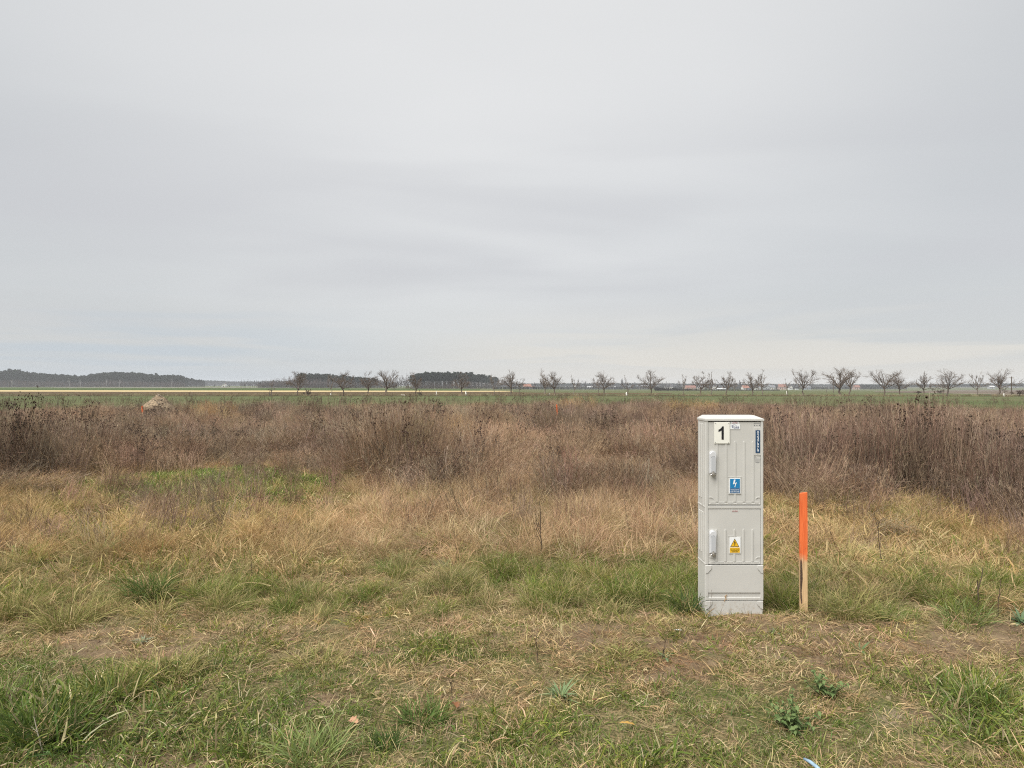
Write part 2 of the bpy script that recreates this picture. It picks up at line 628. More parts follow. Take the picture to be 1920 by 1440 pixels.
def tubes(P, Rr, sides, c0, c1):
    """P (M,K,3) polylines, Rr (M,K) radii -> one mesh of open tubes"""
    M, K, _ = P.shape
    T = np.zeros_like(P)
    T[:, 1:-1] = P[:, 2:] - P[:, :-2]
    T[:, 0] = P[:, 1] - P[:, 0]
    T[:, -1] = P[:, -1] - P[:, -2]
    T /= np.linalg.norm(T, axis=2, keepdims=True) + 1e-9
    ref = np.where(np.abs(T[..., 2:3]) > 0.9, np.array([1.0, 0, 0]), np.array([0, 0, 1.0]))
    # keep the reference direction constant along a strand so that it does not twist
    ref = np.broadcast_to(ref[:, :1], T.shape)
    A = np.cross(T, ref); A /= np.linalg.norm(A, axis=2, keepdims=True) + 1e-9
    B = np.cross(T, A)
    ang = np.arange(sides) * 2 * math.pi / sides
    V = P[:, :, None, :] + (A[:, :, None, :] * np.cos(ang)[None, None, :, None] + B[:, :, None, :] * np.sin(ang)[None, None, :, None]) * Rr[:, :, None, None]
    m, k, s = np.meshgrid(np.arange(M), np.arange(K - 1), np.arange(sides), indexing='ij')
    s2 = (s + 1) % sides
    idx = lambda mm, kk, ss: (mm * K + kk) * sides + ss
    q = np.stack([idx(m, k, s), idx(m, k, s2), idx(m, k + 1, s2), idx(m, k + 1, s)], -1).reshape(-1, 4)
    t = np.linspace(0, 1, K)[None, :, None, None]
    c0 = np.asarray(c0, float).reshape(-1, 1, 1, 3); c1 = np.asarray(c1, float).reshape(-1, 1, 1, 3)
    C = np.broadcast_to(c0 * (1 - t) + c1 * t, V.shape)
    return V.reshape(-1, 3), [q], None, C.reshape(-1, 3).copy()


def grow(P, n, t0, t1, ang, L, up, g, K=3, jit=0.25, bend=0.25):
    """n side shoots on every strand"""
    M, Kp, _ = P.shape
    t = g.uniform(t0, t1, (M, n)) if n else None
    f = t * (Kp - 1)
    i = np.minimum(f.astype(int), Kp - 2)
    fr = (f - i)[..., None]
    mi = np.arange(M)[:, None]
    p0 = P[mi, i] * (1 - fr) + P[mi, i + 1] * fr
    T = P[mi, i + 1] - P[mi, i]
    T /= np.linalg.norm(T, axis=2, keepdims=True) + 1e-9
    rv = g.normal(size=T.shape)
    pr = rv - T * (rv * T).sum(2, keepdims=True)
    pr /= np.linalg.norm(pr, axis=2, keepdims=True) + 1e-9
    a = ang * g.uniform(1 - jit, 1 + jit, (M, n, 1))
    D = T * np.cos(a) + pr * np.sin(a) + np.array([0, 0, 1.0]) * up
    D /= np.linalg.norm(D, axis=2, keepdims=True)
    LL = (L * g.uniform(0.6, 1.25, (M, n)) * (1 - 0.45 * t))[..., None]
    out = [p0]
    d = D
    for k in range(K - 1):
        d = d + g.normal(size=D.shape) * bend + np.array([0, 0, 1.0]) * up * 0.5
        d = d / np.linalg.norm(d, axis=2, keepdims=True)
        out.append(out[-1] + d * LL / (K - 1))
    return np.stack(out, 2).reshape(M * n, K, 3)


# ------------------------------------------------------------------ cabinet
CD = 4.92
CX = 1.5395


def cx(px): return (px - 960) / F * CD - CX
def cz(py): return CAMZ - (py - HZ) / F * CD


def cabinet_mat():
    m = bpy.data.materials.new('grey_cabinet_plastic')
    m.use_nodes = True
    t = NT(m.node_tree)
    c = t.n('ShaderNodeTexCoord').outputs['Object']
    g = t.n('ShaderNodeNewGeometry').outputs['Position']
    sp = t.n('ShaderNodeSeparateXYZ'); t.l(g, sp.inputs[0])
    k = t.ramp(t.noise(g, 9.0, 5.0), .3, .75)
    col = t.mix(k, (0.500, 0.494, 0.466), (0.530, 0.524, 0.496))
    # splashed soil low down
    nz = t.noise(g, 38.0, 5.0, .65)
    dirt = t.math('MULTIPLY', t.math('SUBTRACT', 1.0, t.ramp(sp.outputs[2], 0.02, 0.20)), t.ramp(nz, .48, .72))
    col = t.mix(t.math('MULTIPLY', dirt, .55), col, (0.30, 0.24, 0.165))
    b = t.n('ShaderNodeBsdfPrincipled')
    t.l(col, b.inputs['Base Color'])
    b.inputs['Roughness'].default_value = .42
    b.inputs['Specular IOR Level'].default_value = .4
    bp = t.n('ShaderNodeBump'); bp.inputs['Strength'].default_value = .06; bp.inputs['Distance'].default_value = .004
    t.l(t.noise(g, 260.0, 2.0), bp.inputs['Height']); t.l(bp.outputs[0], b.inputs['Normal'])
    o = t.n('ShaderNodeOutputMaterial'); t.l(b.outputs[0], o.inputs[0])
    return m


M_CAB = cabinet_mat()
M_GAP = pmat('dark_gap', (.02, .02, .02), .9, .1)
M_HANDLE = pmat('pale_grey_handle', (.56, .57, .585), .4, .4)
M_INSERT = pmat('grey_handle_insert', (.45, .465, .485), .45, .4)
M_STEEL = pmat('dull_steel', (.42, .40, .37), .38, .5, .7, .15, 60)
M_WHITE = pmat('white_plate', (.74, .735, .67), .5, .3, 0, .02, 20)
M_STICK = pmat('white_sticker', (.76, .78, .79), .4, .4)
M_BLACK = pmat('black_print', (.012, .012, .014), .5, .3)
M_NAVY = pmat('navy_plate', (.022, .062, .13), .4, .4)
M_LOGO = pmat('dark_blue_print', (.05, .07, .17), .5, .3)
M_BLUE = pmat('blue_sign', (.012, .19, .42), .4, .4)
M_BLUE2 = pmat('dark_blue_sign', (.03, .12, .26), .4, .4)
M_YELLOW = pmat('yellow_sign', (.72, .43, .02), .4, .4)
M_RED = pmat('red_print', (.42, .07, .09), .5, .3)
M_GREYP = pmat('grey_print', (.20, .205, .21), .5, .3)


def text_mesh(body, x0, x1, z0, z1, yy, th=0.0006):
    cu = bpy.data.curves.new('lettering', 'FONT')
    cu.body = body
    cu.extrude = 0.02
    o = bpy.data.objects.new('lettering', cu)
    COL.objects.link(o)
    dg = bpy.context.evaluated_depsgraph_get()
    me = bpy.data.meshes.new_from_object(o.evaluated_get(dg))
    bpy.data.objects.remove(o); bpy.data.curves.remove(cu)
    n = len(me.vertices)
    co = np.zeros(n * 3, np.float32); me.vertices.foreach_get('co', co); co = co.reshape(-1, 3)
    a, b = co.min(0), co.max(0)
    s = (co - a) / np.maximum(b - a, 1e-6)
    out = np.stack([x0 + s[:, 0] * (x1 - x0), yy + (1 - s[:, 2]) * th, z0 + s[:, 1] * (z1 - z0)], 1)
    me.vertices.foreach_set('co', out.astype(np.float32).ravel())
    me.update()
    me.materials.clear()
    return me


TEXTJOBS = []   # the letters are made before the scattered plants are evaluated


def build_cabinet():
    root = empty('utility_cabinet', (CX, CD, 0), 0, 'tall light grey electrical cabinet with two doors standing beside the orange stake', 'electrical cabinet')
    xl, xr = cx(1322.5), cx(1431.5)
    ztop = cz(788.0)
    dep = .2
    # body: shell with recessed front, stiles and rails
    m = MB()
    m.box(xl, xr, .016, dep, -.05, ztop, .004)
    xa, xb = cx(1328), cx(1426.5)            # door opening
    for a, b_ in ((xl, xa - .0004), (xb + .0004, xr)):
        m.box(a, b_, 0, .018, cz(1058.8), ztop, .003)
    m.box(xa - .0015, xb + .0015, .001, .018, cz(954), cz(948.2), .002)   # rail between doors
    m.box(xa - .0015, xb + .0015, .001, .018, cz(789.6), ztop, .002)
    # ribs on the left flank
    for (zlo, zhi) in ((cz(937), cz(795)), (cz(1040), cz(962))):
        for k in range(3):
            yy = .05 + k * .045
            m.box(xl - .0035, xl + .004, yy, yy + .026, zlo - .05 * (k == 0), zhi, .002)
            m.box(xr - .004, xr + .0035, yy, yy + .026, zlo, zhi, .002)
    for zz_ in (cz(951), cz(1058)):
        m.box(xl - .002, xl + .004, .006, dep - .004, zz_ - .006, zz_ + .006, .0015)
    m.build('body', M_CAB, root)
    # dark seams behind the doors
    g = MB()
    g.box(cx(1328.4), cx(1426.2), .0145, .0158, cz(947.9), cz(789.4))
    g.box(cx(1328.4), cx(1426.2), .0145, .0158, cz(1058.6), cz(953.6))
    g.build('door_gap', M_GAP, root)
    # roof: low hipped lid with an overhanging eave
    m = MB()
    e = .004
    zl, zh, zp = cz(789.0), cz(785.5), cz(785.5) + .021
    a0 = [(xl - e, -e), (xr + e, -e), (xr + e, dep + e), (xl - e, dep + e)]
    a1 = [(xl + .030, .105), (xr - .030, .105), (xr - .030, dep - .012), (xl + .030, dep - .012)]
    bm = m.bm
    v0 = [bm.verts.new((x_, y_, zl)) for x_, y_ in a0]
    v1 = [bm.verts.new((x_, y_, zh)) for x_, y_ in a0]
    v2 = [bm.verts.new((x_, y_, zp)) for x_, y_ in a1]
    bm.faces.new(v0[::-1]); bm.faces.new(v2)
    for r0, r1 in ((v0, v1), (v1, v2)):
        for i in range(4):
            j = (i + 1) % 4
            bm.faces.new((r0[i], r0[j], r1[j], r1[i]))
    bmesh.ops.bevel(bm, geom=[ed for ed in bm.edges if abs(ed.verts[0].co.z - zh) < 1e-5 and abs(ed.verts[1].co.z - zh) < 1e-5], offset=.0025, segments=2, affect='EDGES')
    m.build('roof', M_CAB, root)

    def door(zb, zt_, ribtop, ribbot, ribs, gtop):
        d = MB()
        d.box(cx(1328.25), cx(1426.25), .004, .0142, zb, zt_, .0015)
        # chamfered lip along the foot of the door, broken at the ribs
        d.box(cx(1329.4), cx(1425.2), .0022, .006, zb + .001, zb + .010, .0012)
        do = d.build('door', M_CAB, root)
        for px in ribs:
            r = MB()
            x_ = cx(px)
            r.prism([(x_ - .0075, ribbot), (x_ + .0075, ribbot), (x_ + .0075, ribtop - .01), (x_ + .004, ribtop), (x_ - .004, ribtop), (x_ - .0075, ribtop - .01)], .0005, .0045)
            bmesh.ops.bevel(r.bm, geom=list(r.bm.edges), offset=.0016, segments=1, affect='EDGES')
            r.build('rib', M_CAB, do)
        xs_ = [cx(1329)] + [cx(q_) for q_ in ribs] + [cx(1425.6)]
        for a_, b_ in zip(xs_, xs_[1:]):
            l = MB()
            l.box(a_ + .011, b_ - .011, .0006, .005, ribbot - .006, ribbot - .001, .001)
            l.build('drip_ledge', M_CAB, do)
        for s_, xx in ((1, cx(1329.5)), (-1, cx(1425.1))):
            c_ = MB()
            c_.prism([(xx, ribbot + .034), (xx + s_ * .018, ribbot + .034), (xx + s_ * .030, ribbot + .024), (xx + s_ * .030, ribbot + .020), (xx + s_ * .016, ribbot + .029), (xx, ribbot + .029)], .0008, .005)
            c_.build('corner_moulding', M_CAB, do)
        return do

    door(cz(946.6), cz(791), cz(827), cz(941.2), [1344.5, 1361.3, 1378.2, 1395.2, 1412], 0)
    door(cz(1058.0), cz(955), cz(992), cz(1053.5), [1343.3, 1360.3, 1377.2, 1394.2, 1411], 0)

    # handles with a swivel lock at the foot
    for (yt_, yb_) in ((845.3, 887.0), (993.8, 1036.5)):
        h = MB()
        x0, x1 = cx(1329.8), cx(1342.0)
        zt_, zb_ = cz(yt_), cz(yb_)
        rad = (x1 - x0) / 2
        xm = (x0 + x1) / 2
        pts = [(xm + rad * math.cos(a), zt_ - rad + rad * math.sin(a)) for a in np.linspace(0, math.pi, 11)] + [(x0, zb_), (x1, zb_)]
        h.prism(pts, -.017, .006)
        bmesh.ops.bevel(h.bm, geom=[e_ for e_ in h.bm.edges if e_.verts[0].co.y < 0 and e_.verts[1].co.y < 0], offset=.006, segments=3, affect='EDGES')
        ho = h.build('handle', M_HANDLE, root)
        i = MB()
        r2 = rad * .56
        zc = cz(yt_ + 9.5)
        pts = [(xm + r2 * math.cos(a), zc - r2 + r2 * math.sin(a)) for a in np.linspace(0, math.pi, 9)] + [(xm - r2, zb_ + .012), (xm + r2, zb_ + .012)]
        i.prism(pts, -.0195, -.010)
        i.build('lever', M_INSERT, ho)
        g2 = MB()
        pts_o = [(xm + (r2 + .0012) * math.cos(a), zc - r2 + (r2 + .0012) * math.sin(a)) for a in np.linspace(0.05, math.pi - .05, 12)]
        for a_, b_ in zip(pts_o, pts_o[1:]):
            g2.tube([(a_[0], -.0172, a_[1]), (b_[0], -.0172, b_[1])], .0009, 5)
        g2.build('recess_edge', M_GREYP, ho)
        k_ = MB()
        zk = cz(yb_ + 1.2)
        k_.tube([(xm, -.004, zk), (xm, -.026, zk)], [.0135, .0125], 12)
        k_.tube([(xm, -.026, zk), (xm, -.031, zk)], [.009, .0075], 10)
        for a in (R(-25), R(205), R(270), R(90)):
            k_.tube([(xm, -.018, zk), (xm + .021 * math.cos(a), -.018, zk + .021 * math.sin(a))], [.006, .004], 6)
        k_.build('lock', M_STEEL, ho)

    # number plate
    p_ = MB()
    p_.box(cx(1339.2), cx(1368.0), -.0035, .0005, cz(831.6), cz(791.4), .0008)
    po = p_.build('number_plate', M_WHITE, root)
    u = lambda a: cx(1280 + a / 7.2)
    vv = lambda b_: cz(760 + b_ / 7.2)
    d1 = MB()
    d1.prism([(u(522), vv(462)), (u(522), vv(338)), (u(505), vv(349)), (u(481), vv(358)), (u(481), vv(329)), (u(505), vv(317)), (u(522), vv(300)), (u(530), vv(283)), (u(552), vv(283)), (u(552), vv(462))], -.0046, -.0036)
    d1.build('digit', M_BLACK, po)
    for (a, b_) in ((442, 241), (620, 244), (438, 500), (615, 504)):
        s_ = MB(); s_.tube([(u(a), -.0035, vv(b_)), (u(a), -.0052, vv(b_))], .0027, 8); s_.build('screw', M_GREYP, po)

    # operator's sticker with its arc
    s_ = MB(); s_.box(u(642), u(777), .0012, .0038, vv(325), vv(255), .0003); so = s_.build('logo_sticker', M_STICK, root)
    link_mesh('lettering', text_mesh('Enea', u(668), u(763), vv(304), vv(276), .0002), M_LOGO, so)
    link_mesh('lettering', text_mesh('Operator', u(690), u(763), vv(318.5), vv(308.5), .0002), M_LOGO, so)
    arc = MB()
    ap = [(u(655), vv(284)), (u(664), vv(272)), (u(680), vv(265)), (u(698), vv(262)), (u(716), vv(266)), (u(730), vv(273))]
    for a_, b_, w0, w1 in zip(ap, ap[1:], (.0004, .0008, .0011, .0010, .0006), (.0008, .0011, .0010, .0006, .0002)):
        arc.prism([(a_[0], a_[1] - w0), (b_[0], b_[1] - w1), (b_[0], b_[1] + w1), (a_[0], a_[1] + w0)], .0003, .0009)
    arc.build('arc_emblem', M_LOGO, so)

    # maker's red labels on both doors
    for (a0, a1, b0, b1) in ((672, 748, 243, 227), (672, 748, 1434, 1418)):
        l_ = MB(); l_.box(u(660), u(760), .0026, .0038, vv(b0 + 4), vv(b1 - 3)); lo = l_.build('maker_label', M_STICK if b0 < 500 else M_CAB, root)
        link_mesh('lettering', text_mesh('emiter', u(a0), u(a1), vv(b0), vv(b1), .0016), M_RED, lo)

    # upright navy number strip in its holder
    h_ = MB(); h_.box(u(962), u(1064), .0016, .0040, vv(672), vv(300), .0005); hol = h_.build('strip_holder', M_CAB, root)
    n_ = MB(); n_.box(u(984), u(1046), -.0008, .0018, vv(642), vv(336), .0003); n_.build('number_strip', M_NAVY, hol)
    digs = '0237979'
    hgt = (632 - 345) / 7.0
    for i, ch in enumerate(digs):
        b0 = 345 + i * hgt + 2
        link_mesh('digit', text_mesh(ch, u(1003), u(1028), vv(b0 + hgt - 6), vv(b0), -.0014), M_STICK, hol)
    for b_ in (318, 657):
        s2 = MB(); s2.tube([(u(1014), .002, vv(b_)), (u(1014), -.0004, vv(b_))], .0016, 8); s2.build('screw', M_GREYP, hol)
    # small grey print above and below the strip
    pr = MB()
    for (a0, a1, b0, b1) in ((962, 1044, 240, 246), (964, 980, 262, 278), (996, 1012, 268, 276), (1030, 1048, 262, 278),
                             (966, 994, 686, 690), (966, 1000, 705, 712), (1010, 1056, 688, 690), (966, 1030, 722, 726), (1036, 1056, 724, 727),
                             (972, 1050, 735, 737), (972, 1052, 745, 747), (978, 1046, 755, 757), (985, 1040, 765, 772), (1000, 1028, 776, 779)):
        pr.box(u(a0), u(a1), .0035, .0043, vv(b1), vv(b0))
    tag(pr.build('small_print', M_GREYP, root), kind='stuff')

    # blue electrical equipment sign
    f_ = MB()
    for z_ in (968, 1197):
        f_.box(u(615), u(792), -.0004, .004, vv(z_ + 4), vv(z_ - 1), .0008)
    f_.box(u(618), u(790), .0010, .0042, vv(1194), vv(972), .0006)
    f_.build('sign_mount', M_CAB, root)
    q_ = MB(); q_.box(u(631), u(779), -.0008, .0014, vv(1190), vv(984), .0003); sg_ = q_.build('electrical_sign', M_STICK, root)
    q_ = MB(); q_.box(u(638), u(772), -.0014, -.0004, vv(1116), vv(992)); q_.build('blue_panel', M_BLUE, sg_)
    q_ = MB(); q_.box(u(638), u(772), -.0014, -.0004, vv(1183), vv(1118)); q_.build('caption_panel', M_BLUE2, sg_)
    U = lambda a: cx(1362 + a / 36.0)
    W_ = lambda b_: cz(890 + b_ / 36.0)
    q_ = MB()
    q_.prism([(U(505), W_(325)), (U(610), W_(330)), (U(555), W_(555)), (U(640), W_(548)), (U(655), W_(505)), (U(692), W_(515)), (U(605), W_(765)), (U(612), W_(770)), (U(555), W_(862)), (U(535), W_(760)), (U(570), W_(755)), (U(592), W_(612)), (U(520), W_(600)), (U(500), W_(650)), (U(432), W_(640))], -.0022, -.0012)
    q_.build('lightning_bolt', M_STICK, sg_)
    link_mesh('lettering', text_mesh('URZĄDZENIE', U(290), U(862), W_(1075), W_(985), -.0021), M_STICK, sg_)
    link_mesh('lettering', text_mesh('ELEKTRYCZNE', U(285), U(862), W_(1190), W_(1112), -.0021), M_STICK, sg_)

    # yellow high voltage warning
    u2 = lambda a: cx(1280 + a / 6.0)
    v2_ = lambda b_: cz(940 + b_ / 6.0)
    f_ = MB(); f_.box(u2(519), u2(656), .0010, .0042, v2_(592), v2_(398), .0006)
    f_.box(u2(512), u2(608), .0002, .004, v2_(396), v2_(391), .0008)
    f_.build('sign_mount', M_CAB, root)
    q_ = MB(); q_.box(u2(528), u2(650), -.0008, .0014, v2_(580), v2_(407), .0003); sy_ = q_.build('warning_sign', M_STICK, root)
    q_ = MB(); q_.prism([(u2(534), v2_(511)), (u2(636), v2_(511)), (u2(585), v2_(417))], -.0014, -.0004); q_.build('triangle_border', M_BLACK, sy_)
    q_ = MB(); q_.prism([(u2(542), v2_(506)), (u2(628), v2_(506)), (u2(585), v2_(428))], -.0020, -.0010); q_.build('yellow_triangle', M_YELLOW, sy_)
    q_ = MB()
    q_.prism([(u2(577), v2_(448)), (u2(585), v2_(448)), (u2(582), v2_(465)), (u2(588), v2_(463)), (u2(594), v2_(458)), (u2(596), v2_(461)), (u2(586), v2_(485)), (u2(589), v2_(486)), (u2(580), v2_(499)), (u2(578), v2_(486)), (u2(582), v2_(485)), (u2(587), v2_(470)), (u2(576), v2_(473))], -.0027, -.0018)
    q_.build('lightning_bolt', M_BLACK, sy_)
    q_ = MB(); q_.box(u2(530), u2(642), -.0014, -.0004, v2_(577), v2_(518)); q_.build('caption_panel', M_YELLOW, sy_)
    for tx, a0, a1, b0, b1 in (('NIE DOTYKAĆ!', 535, 637, 540, 528), ('URZĄDZENIE', 540, 632, 555, 546), ('ELEKTRYCZNE', 552, 620, 570, 561)):
        link_mesh('lettering', text_mesh(tx, u2(a0), u2(a1), v2_(b0), v2_(b1), -.0021), M_BLACK, sy_)

    # lower blank panel and plinth
    l_ = MB()
    l_.box(xl, cx(1327.9), .0005, .018, cz(1125.2), cz(1059.4), .002)
    l_.box(cx(1426.1), xr, .0005, .018, cz(1125.2), cz(1059.4), .002)
    l_.box(cx(1327.9), cx(1426.1), .0015, .018, cz(1111.4), cz(1059.6), .0012)
    l_.box(cx(1327.9), cx(1426.1), .0010, .018, cz(1125.2), cz(1120.6), .0018)
    l_.box(cx(1327.9), cx(1426.1), .0085, .018, cz(1120.6), cz(1111.4))
    lo = l_.build('lower_panel', M_CAB, root)
    def corner(s_, xx, z0, par):
        c_ = MB()
        c_.prism([(xx, z0), (xx + s_ * .040, z0), (xx + s_ * .040, z0 - .020), (xx + s_ * .034, z0 - .030), (xx + s_ * .022, z0 - .038), (xx + s_ * .016, z0 - .048), (xx + s_ * .016, z0 - .050), (xx, z0 - .056)], -.0035, .002)
        bmesh.ops.bevel(c_.bm, geom=[e_ for e_ in c_.bm.edges if e_.verts[0].co.y < -.003 and e_.verts[1].co.y < -.003], offset=.0012, segments=1, affect='EDGES')
        c_.build('corner_moulding', M_CAB, par)
    corner(1, cx(1323.2), cz(1060.2), lo); corner(-1, cx(1430.8), cz(1060.2), lo)
    f_ = MB(); f_.box(xl + .001, xr - .001, .003, .018, -.05, cz(1126.4), .003)
    fo = f_.build('plinth', M_CAB, root)
    corner(1, cx(1323.6), cz(1127.0), fo); corner(-1, cx(1430.4), cz(1127.0), fo)
    # rust run on the lower panel
    st = MB()
    g_ = random.Random(5)
    for (a, b_, ra, rb) in ((1360.6, 1119.0, 1.3, 2.4), (1361.0, 1123.5, 1.6, 2.2), (1358.6, 1126.0, .9, 2.8), (1362.5, 1116.4, .7, 1.2)):
        pts = [(cx(a + ra * math.cos(t_) * g_.uniform(.6, 1.1)), cz(b_ + rb * math.sin(t_) * g_.uniform(.6, 1.1))) for t_ in np.linspace(0, 2 * math.pi, 10)[:-1]]
        st.prism(pts, -.0006, .009)
    st.build('rust_stain', pmat('rust', (.36, .24, .13), .9, .1, 0, .35, 180), root)
    return root


# ------------------------------------------------------------------ stakes
def stake_mat(zmid):
    m = bpy.data.materials.new('orange_sprayed_wood')
    m.use_nodes = True
    t = NT(m.node_tree)
    c = t.n('ShaderNodeTexCoord').outputs['Object']
    sp = t.n('ShaderNodeSeparateXYZ'); t.l(c, sp.inputs[0])
    gr = t.noise(t.comb(t.math('MULTIPLY', sp.outputs[0], 130.0), t.math('MULTIPLY', sp.outputs[1], 130.0), t.math('MULTIPLY', sp.outputs[2], 6.0)), 1.0, 4.0, .6)
    wood = t.mix(t.ramp(gr, .3, .7), (.47, .315, .165), (.62, .44, .25))
    nz = t.noise(c, 22.0, 5.0, .65)
    ora = t.mix(t.ramp(gr, .25, .6), (.56, .10, .03), (.74, .165, .05))
    chip = t.ramp(t.noise(c, 55.0, 4.0, .7), .63, .70)
    top = t.ramp(sp.outputs[2], .30, .45)
    ora = t.mix(t.math('MULTIPLY', chip, .7), ora, (.28, .10, .05))
    thin = t.ramp(t.noise(t.comb(t.math('MULTIPLY', sp.outputs[0], 60.0), sp.outputs[1], t.math('MULTIPLY', sp.outputs[2], 9.0)), 1.0, 5.0, .7), .55, .72)
    ora = t.mix(t.math('MULTIPLY', thin, .45), ora, (.66, .36, .17))
    k = t.math('ADD', sp.outputs[2], t.math('MULTIPLY', t.math('SUBTRACT', nz, .5), .12))
    col = t.mix(t.ramp(k, zmid - .05, zmid + .03), wood, ora)
    b = t.n('ShaderNodeBsdfPrincipled'); b.inputs['Roughness'].default_value = .75; b.inputs['Specular IOR Level'].default_value = .2
    t.l(col, b.inputs['Base Color'])
    bp = t.n('ShaderNodeBump'); bp.inputs['Strength'].default_value = .35; bp.inputs['Distance'].default_value = .003
    t.l(gr, bp.inputs['Height']); t.l(bp.outputs[0], b.inputs['Normal'])
    o = t.n('ShaderNodeOutputMaterial'); t.l(b.outputs[0], o.inputs[0])
    return m


def stake(name, x, y, ztop, wd, th, zmid, rz, label, lean=(0, 0)):
    z0 = float(zt(x, y))
    root = empty(name, (x, y, z0), rz, label, 'survey stake', 'orange survey stakes in the field')
    root.rotation_euler = (lean[0], lean[1], rz)
    m = MB()
    bm = m.bm
    g = random.Random(len(label))
    rows = []
    H = ztop - z0
    for k in range(9):
        z = -.10 + (H + .10) * k / 8
        wob = lambda: g.uniform(-.0012, .0012)
        rows.append([bm.verts.new((sx_ * wd / 2 + wob(), sy_ * th / 2 + wob(), z + (.004 * sx_ if k == 8 else 0))) for sx_, sy_ in ((-1, -1), (1, -1), (1, 1), (-1, 1))])
    for r0, r1 in zip(rows, rows[1:]):
        for i in range(4):
            j = (i + 1) % 4
            bm.faces.new((r0[i], r0[j], r1[j], r1[i]))
    bm.faces.new(rows[0][::-1]); bm.faces.new(rows[-1])
    bmesh.ops.bevel(bm, geom=[e for e in bm.edges if abs(e.verts[0].co.z - e.verts[1].co.z) > .02], offset=.002, segments=1, affect='EDGES')
    m.build('post', stake_mat(zmid), root)
    return root


def near_stake():
    x, y = (1506 - 960) / F * 4.97, 4.97
    s = stake('marker_stake', x, y, CAMZ - (924 - HZ) / F * 4.97, .050, .030, CAMZ - (1043 - HZ) / F * 4.97 - float(zt(x, y)), R(-9), 'orange topped wooden stake with bare lower half right of the grey cabinet')
    # strip of bark left on the front face
    b = MB()
    pts = [(-.0235, .375), (-.019, .392), (-.014, .372), (-.010, .30), (-.0085, .25), (-.013, .20), (-.016, .16), (-.0135, .12), (-.011, .085), (-.016, .075), (-.0225, .12), (-.0235, .2)]
    b.prism(pts, -.0172, -.013)
    b.build('bark_strip', pmat('dark_bark', (.075, .05, .038), .95, .1, 0, .4, 90, .6, 140), s)
    # pale torn splinter at the edge of the paint
    q = MB()
    q.prism([(-.012, .392), (-.0085, .398), (-.006, .374), (-.0085, .352)], -.0176, -.0145)
    q.build('splinter', pmat('fresh_wood', (.62, .42, .26), .8, .1), s)
    for (px, py, dd, wd, lab) in ((1045, 758.5, 30.0, .055, 'small distant orange stake among the brown weeds behind the middle of the field'),
                                  (268, 761, 33.0, .06, 'small distant orange stake beside the sandy earth heap on the left')):
        xx = (px - 960) / F * dd
        stake('marker_stake', xx, dd, CAMZ - (py - HZ) / F * dd, wd, .04, .32, R(10), lab, (R(2), R(-3)))


build_cabinet()
near_stake()

# ------------------------------------------------------------------ scatter
def proto_coll(name, meshes, mat):
    c = bpy.data.collections.new(name)
    for me in meshes:
        if not me.materials: me.materials.append(mat)
        o = bpy.data.objects.new(name, me)
        c.objects.link(o)
    return c


def scatter(name, X, Y, Z, rot, scl, idx, tint, coll, label, cat, parent=None):
    me = bpy.data.meshes.new(name)
    n = len(X)
    me.vertices.add(n)
    me.vertices.foreach_set('co', np.stack([X, Y, Z], 1).astype(np.float32).ravel())
    a = me.attributes.new('idx', 'INT', 'POINT'); a.data.foreach_set('value', idx.astype(np.int32))
    a = me.attributes.new('rot', 'FLOAT_VECTOR', 'POINT'); a.data.foreach_set('vector', rot.astype(np.float32).ravel())
    a = me.attributes.new('scl', 'FLOAT_VECTOR', 'POINT'); a.data.foreach_set('vector', scl.astype(np.float32).ravel())
    a = me.attributes.new('tint', 'FLOAT_COLOR', 'POINT')
    t4 = np.ones((n, 4), np.float32); t4[:, :3] = tint
    a.data.foreach_set('color', t4.ravel())
    o = bpy.data.objects.new(name, me)
    COL.objects.link(o)
    if parent: o.parent = parent
    ng = bpy.data.node_groups.new(name + '_scatter', 'GeometryNodeTree')
    ng.interface.new_socket('Geometry', in_out='INPUT', socket_type='NodeSocketGeometry')
    ng.interface.new_socket('Geometry', in_out='OUTPUT', socket_type='NodeSocketGeometry')
    N = ng.nodes
    gi = N.new('NodeGroupInput'); go = N.new('NodeGroupOutput')
    ci = N.new('GeometryNodeCollectionInfo')
    ci.inputs['Collection'].default_value = coll
    ci.inputs['Separate Children'].default_value = True
    ci.inputs['Reset Children'].default_value = True
    ip = N.new('GeometryNodeInstanceOnPoints')
    ip.inputs['Pick Instance'].default_value = True

    def na(nm, typ):
        q = N.new('GeometryNodeInputNamedAttribute'); q.data_type = typ
        q.inputs['Name'].default_value = nm
        return [s for s in q.outputs if s.enabled and s.name == 'Attribute'][0]
    L = ng.links.new
    L(gi.outputs[0], ip.inputs['Points'])
    L(ci.outputs[0], ip.inputs['Instance'])
    L(na('idx', 'INT'), ip.inputs['Instance Index'])
    er = N.new('FunctionNodeEulerToRotation')
    L(na('rot', 'FLOAT_VECTOR'), er.inputs[0])
    L(er.outputs[0], ip.inputs['Rotation'])
    L(na('scl', 'FLOAT_VECTOR'), ip.inputs['Scale'])
    L(ip.outputs[0], go.inputs[0])
    md = o.modifiers.new('scatter', 'NODES')
    md.node_group = ng
    return tag(o, label, cat, kind='stuff')


def fan(n, d0, d1, half=43.0):
    d = np.sqrt(rng.uniform(d0 * d0, d1 * d1, n))
    a = np.radians(rng.uniform(-half, half, n))
    return d * np.sin(a), d * np.cos(a)


def area(d0, d1, half=43.0):
    return math.radians(2 * half) / 2 * (d1 * d1 - d0 * d0)


# keep the foot of the cabinet and of the stake free
CABX0, CABX1, CABY0, CABY1 = 1.337, 1.742, 4.92, 5.12


def outside(x, y, m=0.05):
    a = (x > CABX0 - m) & (x < CABX1 + m) & (y > CABY0 - m * 0.4) & (y < CABY1 + m)
    b = np.hypot(x - 2.037, y - 4.98) < 0.05
    return ~(a | b)


